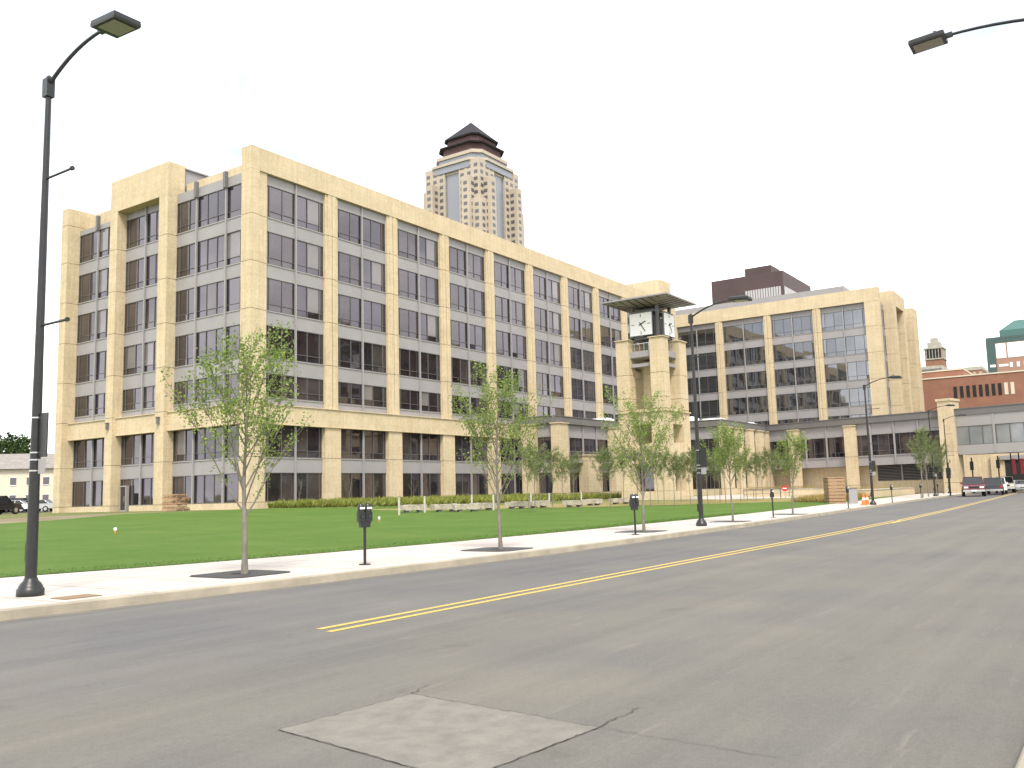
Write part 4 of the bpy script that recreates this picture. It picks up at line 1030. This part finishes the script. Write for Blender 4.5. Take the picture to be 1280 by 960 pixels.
for px, D, kind, pn, lb, nm, cat, rz in (
    (1216, 105, 'pickup', 'maroon', 'maroon pickup truck parked nose first towards the camera', 'pickup_truck', 'pickup truck', pi+.16),
    (1241, 112, 'suv', 'charcoal', 'dark sport utility vehicle parked just right of the maroon pickup', 'parked_car', 'car', .1),
    (1246, 119, 'suv', 'white', 'white roofed van parked in the middle of the kerb row', 'parked_van', 'van', pi+.1),
    (1256, 127, 'pickup', 'tanc', 'pale grey pickup truck at the far end of the kerb row', 'pickup_truck', 'pickup truck', pi+.12),
    (1276, 134, 'sedan', 'white', 'white sedan at the right picture edge under the bridge', 'parked_car', 'car', pi+.2)):
    p = at_d(px, 605, D); vehicle(nm, lb, cat, kind, PT_[pn], (p.x, p.y, 0), rz, VG, 1.06)
# car park on the far left
VL = 'cars in the car park on the far left'
for px, D, kind, pn, lb, rz in ((-5, 100, 'suv', 'black', 'black pickup style car at the left picture edge, nearest in the car park', .4), (6, 124, 'sedan', 'maroon', 'maroon car at the left end of the car park row', 2.2), (17, 123, 'sedan', 'white', 'white car in the middle of the car park row', 2.2), (29, 124, 'sedan', 'silver', 'silver car right of the white car in the car park', 2.2), (47, 122, 'sedan', 'silver', 'silver car glimpsed between lamp post and office pier', 2.2), (12, 133, 'suv', 'darkblue', 'dark blue car in the second car park row, left', 2.2), (24, 133, 'suv', 'charcoal', 'charcoal car in the second car park row, right', 2.2)):
    p = at_d(px, 625, D); vehicle('parked_car', lb, 'car', kind, PT_[pn], (p.x, p.y, terr(p.x, p.y)-.02+(0 if D < 110 else .35)), rz, VL)
# car park surface (slightly raised)
c0 = at_d(0, 620, 140); g = MB(); g.add([(40, 108, .93), (78, 96, .93), (110, 150, .93), (40, 170, .93)], [(0,1,2,3)]); tag(g.build('car_park', M['asphalt']), kind='structure')
for o_ in bpy.data.objects:
    if o_.get('group') == VL: o_.location.z = .93 if o_.location.length > 110 else .9

# ------------------------------------------------------------------ background buildings
def far_windows(x0, x1, z0, z1, nx, nz, fx=.55, fz=.55, skip=None, depth=.12):
    c = MB(); 
    for i in range(nx):
        for k in range(nz):
            if skip and skip(i, k): continue
            a = x0+(x1-x0)*(i+.5-fx/2)/nx; b2 = x0+(x1-x0)*(i+.5+fx/2)/nx; e = z0+(z1-z0)*(k+.5-fz/2)/nz; f_ = z0+(z1-z0)*(k+.5+fz/2)/nz
            c.box(a, b2, -.06, .1, e, f_)
    return c
# cream building at far left
p = at_d(0, 600, 160); q = at_d(60, 600, 158)
rz = atan2(q.y-p.y, q.x-p.x)
M['cream'] = mat('cream_render', (.62, .56, .44), .9); M['roofgrey'] = mat('grey_shingle', (.22, .2, .18), .9); noise_var(M['roofgrey'], (.24, .22, .2), .2, 1.5)
o = thing('cream_building', 'three storey cream building with grey roof and small windows at far left', 'building', (p.x, p.y, .8), rz)
wz = 6.6
c = MB(); c.box(-16, 14, 0, 10, -.5, wz); c.build('wall', M['cream'], o)
c = MB(); c.add([(-16.6, -.6, wz), (14.6, -.6, wz), (14.6, 10.6, wz), (-16.6, 10.6, wz), (-9, 5, wz+2.6), (8, 5, wz+2.6)], [(0,1,5,4),(1,2,5),(2,3,4,5),(3,0,4),(3,2,1,0)]); c.build('roof', M['roofgrey'], o)
for i in range(12):
    for z in (1.4, 4.1):
        x = -15+i*2.35; c = MB(); c.box(x, x+.85, -.05, .1, z, z+1.15); w_ = c.build('window', M['glass'], o); c = MB(); c.box(x-.06, x+.91, -.1, -.051, z-.08, z-.001); c.box(x-.06, x+.91, -.1, -.051, z+1.151, z+1.22); c.build('frame', M['white'], w_)

# skyscraper
M['tower_stone'] = mat('pink_tan_stone', (.42, .36, .29), .9); noise_var(M['tower_stone'], (.42, .36, .29), .08, .05)
M['tower_glass'] = mat('blue_grey_glass', (.19, .20, .23), .15, 0, .5, 1.7); M['tower_win'] = mat('tower_window', (.09, .085, .09), .15, 0, .5, 1.6)
M['slate'] = mat('dark_slate_copper', (.035, .032, .036), .9, 0, .2); M['crownred'] = mat('dark_red_stone', (.07, .035, .035), .8)
ctr = at_d(592, 300, 500)
o = thing('skyscraper', 'tall stepped tan skyscraper with dark pointed roof rising behind the office block', 'skyscraper', (ctr.x, ctr.y, 0))
zf3 = lambda y: at_d(592, y, 498).z
o.scale = (1.25, 1.25, 1)
zn = lambda y: at_d(592, y, 487).z
z1, z2, z3 = zn(218), zn(230), zn(257)
c = MB(); c.box(-14.3, 14.3, -14.3, 14.3, 0, zf3(219)); c.build('glass_core', M['tower_glass'], o)
walls = MB(); wins = MB()
def wbox(x0, x1, y0, y1, zt2):
    walls.box(x0, x1, y0, y1, 0, zt2)
    z = zt2-3.0
    while z > zt2-95 and z > 60:
        for side in range(4):
            if side == 0: L3 = x1-x0
            elif side == 1: L3 = y1-y0
            else: L3 = x1-x0 if side == 2 else y1-y0
            n = max(1, int(L3/3.6))
            for k in range(n):
                a = L3*(k+.5)/n
                if side == 0: wins.box(x0+a-.95, x0+a+.95, y0-.08, y0+.1, z-1.9, z)
                if side == 1: wins.box(x0-.08, x0+.1, y0+a-.95, y0+a+.95, z-1.9, z)
                if side == 2: wins.box(x0+a-.95, x0+a+.95, y1-.1, y1+.08, z-1.9, z)
                if side == 3: wins.box(x1-.1, x1+.08, y0+a-.95, y0+a+.95, z-1.9, z)
        z -= 3.9
for sx_, sy_ in ((-1,-1),(1,-1),(-1,1),(1,1)):
    def cb(a0, a1, b0, b1, zz):
        X = sorted((sx_*a0, sx_*a1)); Y = sorted((sy_*b0, sy_*b1)); wbox(X[0], X[1], Y[0], Y[1], zz)
    cb(4, 15.3, 4, 15.3, zn(207)); cb(3.6, 19.2, 7.6, 12.0, z2) if False else None
    cb(8.6, 19.0, 8.2, 12.3, z2); cb(8.2, 12.3, 8.6, 19.0, z2); cb(8.5, 16.8, 8.5, 16.8, z3)
walls.box(-14.6, 14.6, -14.6, 14.6, zn(219), zn(216))
walls.build('wall', M['tower_stone'], o); tag(wins.build('window', M['tower_win'], o), kind='stuff')
def octo(a, k): return [(-a, -a+k), (-a+k, -a), (a-k, -a), (a, -a+k), (a, a-k), (a-k, a), (-a+k, a), (-a, a-k)]
c = MB(); c.prism(octo(15.6, 6), zn(216), zn(208)); c.prism(octo(12.6, 3.4), zn(205), zn(196)); c.build('glass_tier', M['tower_glass'], o)
c = MB(); c.prism(octo(16.2, 6), zn(208), zn(204.9)); c.prism(octo(13.2, 3.4), zn(196), zn(192)); c.build('cornice', M['tower_stone'], o)
c = MB(); c.prism(octo(9.0, 2.4), zn(193), zf3(178)); c.prism(octo(11.4, 4.5), zn(193), zf3(190)); c.build('crown', M['crownred'], o)
for (x, y) in ((-9.1, 4.4), (-9.1, -4.4), (4.4, -9.1), (-4.4, -9.1)):
    c = MB()
    if abs(x) > 9: c.box(x-.05, x+.05, y-1.2, y+1.2, zn(190), zn(184))
    else: c.box(x-1.2, x+1.2, y-.05, y+.05, zn(190), zn(184))
    c.build('crown_window', M['tower_stone'], o)
c = MB()
c.loft([[(x, y, zf3(190.5)) for x, y in octo(12.6, 4.5)], [(x, y, zf3(189)) for x, y in octo(12.8, 4.5)], [(x, y, zf3(186)) for x, y in octo(9.1, 2.6)]])
c.loft([[(x, y, zf3(178.5)) for x, y in octo(9.8, 2.6)], [(x, y, zf3(176.8)) for x, y in octo(10.1, 2.6)], [(x*.72, y*.72, zf3(169.3)) for x, y in octo(9.8, 2.6)], [(x*.03, y*.03, zf3(152)) for x, y in octo(9.8, 2.6)]]); c.build('roof', M['slate'], o)

# dark brown slab building
M['brownglass'] = mat('dark_brown_cladding', (.06, .036, .036), .6); noise_var(M['brownglass'], (.065, .038, .038), .2, .08)
o = thing('brown_building', 'dark reddish brown office slab with a band of pale windows behind the second block', 'building', (315.2, 97.7, 0))
c = MB(); c.box(0, 34, 0, 27, 0, 78.3); c.box(6, 16, 6, 16, 78.3, 82.5); c.build('wall', M['brownglass'], o)
for (zz, h) in ((68.5, 4.2), (63.4, 2.9)):
    c = MB()
    for k in range(14): c.box(-.1, .1, 1+k*.95, 1.7+k*.95, zz, zz+h)
    for k in range(20): c.box(1+k*1.6, 2.2+k*1.6, -.1, .1, zz, zz+h)
    c.build('window_band', mat('pale_window', (.42, .40, .42), .3), o)
c = MB()
for zz in frange(54, 66, 2.4): c.box(-.08, .08, 15.5, 26, zz, zz+1.0)
c.build('louver', M['shadow'], o)

# brick building with slit windows
m_ = M['brick'] = mat('red_brick', (.27, .13, .08), .9)
noise_var(m_, (.27, .13, .085), .12, .5, 8, .2, 20)
b = m_.node_tree.nodes['Principled BSDF']
o = thing('brick_building', 'long red brick building with ten slit windows beyond the skywalk', 'building', (187.5, 14.5, 0))
c = MB(); c.box(0, 30, 0, 26, 0, 21.2); yr = on_x(1204, 465, 190.5).y-14.5; c.box(3, 28, yr, 25, 21.2, 22.9); c.build('wall', M['brick'], o)
c = MB(); c.box(-.12, 30, -.12, 26.1, 21.2, 21.45); c.box(2.9, 28.1, yr-.1, 25.1, 22.9, 23.1); c.build('coping', M['cream'], o)
for k in range(10):
    px = 1194+k*8; p = on_x(px, 487, 187.5); y = p.y-14.5; c = MB(); c.box(-.06, .1, y-.3, y+.3, 17.2, 19.4); c.build('window', M['shadow'] if k not in (8, 9) else M['cream'], o)
M['pale_stone'] = mat('pale_terracotta', (.36, .34, .29), .9); noise_var(M['pale_stone'], (.36, .34, .29), .2, .6)
# white crowned brick tower
o = thing('brick_tower', 'slim brick tower with white crown behind the brick building', 'tower', (395, 60.0, 0))
c = MB(); c.box(0, 8, 0, 6.6, 0, 55.2); c.build('wall', M['brick'], o)
c = MB(); c.box(-.4, 8.4, -.4, 7.0, 55.2, 55.8); c.box(1, 7, 1, 5.6, 55.8, 58.0); c.box(2, 6, 2, 4.6, 58.0, 59.9)
for y in frange(.3, 6.0, 1.1): c.box(-.2, .05, y-.12, y+.12, 51.3, 55.2)
for x in frange(.3, 7.4, 1.1): c.box(x-.12, x+.12, -.2, .05, 51.3, 55.2)
c.box(-.3, 8.3, -.3, 6.9, 50.8, 51.3); c.build('crown', M['pale_stone'], o)
c = MB(); c.box(-.1, .06, .6, 6.0, 51.3, 55.1); c.build('window', M['shadow'], o)
o = thing('low_block', 'low brown block with white trim and an antenna mast behind the brick building', 'building', (298, 35.0, 0))
c = MB(); c.box(0, 14, 0, 12.5, 0, 35.0); c.build('wall', M['brick'], o)
c = MB(); c.box(-.15, 14, -.15, 12.6, 34.4, 35.4); c.box(-.12, .05, 0, 12.5, 30.6, 31.4)
for y in frange(.4, 12, 1.6): c.box(-.1, .06, y-.4, y+.4, 32, 33.8)
c.build('trim', M['pale_stone'], o); c = MB(); c.tube([(2, 3.6, 35), (2, 3.6, 39.5)], .35, 6); c.build('mast', M['white'], o)
o = thing('white_block', 'white low block behind the brick wall, left of the brick tower foot', 'building', (330, 50.5, 0))
zb_ = at_d(1162, 457.5, 334).z; c = MB(); c.box(0, 12, 0, 11, 0, zb_); c.build('wall', M['pale_stone'], o); c = MB(); [c.box(-.1, .06, .3, 10.7, zb_-z, zb_-z+.7) for z in (3.6, 1.7)]; c.build('window_band', M['tower_win'], o)
# green roofed tower
M['verdigris'] = mat('green_copper_roof', (.06, .14, .125), .6); M['teal'] = mat('teal_metal', (.05, .09, .085), .5); M['pinkbrick'] = mat('pink_brick', (.34, .2, .15), .9)
o = thing('green_roofed_tower', 'tall pink brick tower with white grid and green copper roof at right edge', 'tower', (417.5, 19.0, 0))
g1 = 46.6-19.0
c = MB(); c.box(0, 26, 0, g1, 0, 59.5); c.build('wall', M['pinkbrick'], o)
c = MB(); c.box(-.15, 26, -.15, g1+.1, 59.5, 60.4); c.box(-.1, .05, 0, g1, 57.9, 59.4)
c.box(-.2, .1, g1-3.2, g1+.15, 0, 59.5); c.build('corner_trim', M['teal'], o)
def gwin(*b_):
    w_ = MB(); w_.box(*b_); w_.build('window', M['white'], o)
gwin(-.14, .06, 1, g1-7.6, 51.5, 57.6); gwin(-.14, .06, g1-7.0, g1-3.4, 51.5, 57.6)
for z in frange(30, 48, 4.2):
    gwin(-.25, .05, g1-2.8, g1-.8, z, z+1.0); gwin(-.14, .06, g1-7.4, g1-4.0, z, z+.9)
    for y in frange(1, g1-9, 2.4): gwin(-.14, .06, y, y+1.0, z-.6, z+1.4)
c = MB(); c.loft([[(2, 1.5, 60.4), (24, 1.5, 60.4), (24, g1-5.0, 60.4), (2, g1-5.0, 60.4)], [(2, 1.5, 63.2), (24, 1.5, 63.2), (24, g1-5.0, 63.2), (2, g1-5.0, 63.2)], [(6, 5, 67.5), (20, 5, 67.5), (20, g1-10.5, 67.5), (6, g1-10.5, 67.5)]]); c.build('roof', M['verdigris'], o)
# stone building beyond, seen under the bridge
o = thing('stone_storefront', 'tan stone building with a dark recessed entrance seen under the bridge', 'building', (149, 8.0, 0))
c = MB(); c.box(0, 20, 0, 14, 0, 9); c.build('wall', M['stone'], o)
c = MB(); c.box(-.1, .1, 5.2, 7.6, 0, 4.4); c.build('entrance', M['shadow'], o)
for y in (1.5, 8.4):
    c = MB(); c.box(-.5, -.001, y, y+1.0, 0, 5.2); c.build('column', M['stone'], o)
c = MB(); c.box(-.4, -.001, 4.6, 8.2, 4.5, 5.1); c.build('lintel', M['panel'], o)
# brick blocks across the street, mirrored in the office windows
def across(x, y, w, d, h, name, label, rz=0):
    o = thing(name, label, 'building', (x, y, 0), rz)
    c = MB(); c.box(0, w, -d, 0, 0, h); c.build('wall', mat('brown_brick_wall', (.14, .075, .045), .9), o)
    c = MB(); nz = int(h/3.6); nx = int(w/3.4)-1
    for i in range(nx):
        for k in range(nz): c.box(i*3.4+1, i*3.4+2.5, -.05, .08, k*3.6+1.2, k*3.6+2.9)
    tag(c.build('window', M['glass'], o), kind='stuff')
    c = MB(); c.box(-.2, w+.2, -d-.2, .2, h, h+.5); c.build('cornice', M['cream'], o)
across(124, -24, 96, 30, 40, 'brick_building', 'tall brown brick block beyond the right picture edge, mirrored in the office windows')

# ------------------------------------------------------------------ sky, sun
SUN_EL, SUN_AZ = radians(54), radians(-138)    # direction towards the sun, azimuth from +X
w = bpy.data.worlds.new('World'); scn.world = w; w.use_nodes = True
nt = w.node_tree; bgn = nt.nodes['Background']
class _W: node_tree = nt
sky = nt.nodes.new('ShaderNodeTexSky'); sky.sky_type = 'NISHITA'; sky.sun_disc = False; sky.sun_elevation = SUN_EL; sky.sun_rotation = radians(90)-SUN_AZ; sky.air_density = 1.2; sky.dust_density = 3.0
tc = nt.nodes.new('ShaderNodeTexCoord'); mp = nt.nodes.new('ShaderNodeMapping'); mp.inputs['Scale'].default_value = (1, 1, 2.2); mp.inputs['Location'].default_value = (.35, .1, 0)
nt.links.new(tc.outputs['Generated'], mp.inputs['Vector'])
nz = nt.nodes.new('ShaderNodeTexNoise'); nz.inputs['Scale'].default_value = 1.7; nz.inputs['Detail'].default_value = 9; nz.inputs['Roughness'].default_value = .58; nt.links.new(mp.outputs[0], nz.inputs['Vector'])
sepz = nt.nodes.new('ShaderNodeSeparateXYZ'); nt.links.new(tc.outputs['Generated'], sepz.inputs[0])
mz = nt.nodes.new('ShaderNodeMath'); mz.operation = 'MULTIPLY_ADD'; mz.inputs[1].default_value = -.34; mz.inputs[2].default_value = .16; nt.links.new(sepz.outputs[2], mz.inputs[0])
az = nt.nodes.new('ShaderNodeMath'); az.operation = 'ADD'; nt.links.new(nz.outputs['Fac'], az.inputs[0]); nt.links.new(mz.outputs[0], az.inputs[1])
cr = nt.nodes.new('ShaderNodeValToRGB'); cr.color_ramp.elements[0].position = .42; cr.color_ramp.elements[1].position = .58; nt.links.new(az.outputs[0], cr.inputs['Fac'])
cr.color_ramp.elements[0].color = (.45, .45, .45, 1)
n2 = nt.nodes.new('ShaderNodeTexNoise'); n2.inputs['Scale'].default_value = 4.2; n2.inputs['Detail'].default_value = 8; nt.links.new(mp.outputs[0], n2.inputs['Vector'])
cc = nt.nodes.new('ShaderNodeValToRGB'); cc.color_ramp.elements[0].position = .35; cc.color_ramp.elements[1].position = .65
cc.color_ramp.elements[0].color = (6.0, 6.1, 6.4, 1); cc.color_ramp.elements[1].color = (11.5, 11.5, 11.4, 1); nt.links.new(n2.outputs['Fac'], cc.inputs['Fac'])
mxn = nt.nodes.new('ShaderNodeMix'); mxn.data_type = 'RGBA'
nt.links.new(cr.outputs[0], mxn.inputs[0]); nt.links.new(sky.outputs[0], mxn.inputs[6]); nt.links.new(cc.outputs[0], mxn.inputs[7]); nt.links.new(mxn.outputs[2], bgn.inputs['Color'])
bgn.inputs['Strength'].default_value = .1
sd = bpy.data.lights.new('sun', 'SUN'); sd.energy = 1.5; sd.angle = radians(12); sd.color = (1, .95, .86)
so = bpy.data.objects.new('sun', sd); COL.objects.link(so)
dv = Vector((cos(SUN_EL)*cos(SUN_AZ), cos(SUN_EL)*sin(SUN_AZ), sin(SUN_EL))); so.rotation_euler = dv.to_track_quat('Z', 'Y').to_euler(); so.location = dv*50

vs = scn.view_settings; vs.view_transform = 'Standard'; vs.look = 'None'; vs.gamma = 1; vs.use_curve_mapping = False; vs.exposure = 1.3
scn.render.engine = 'CYCLES'; scn.cycles.max_bounces = 5; scn.cycles.diffuse_bounces = 3
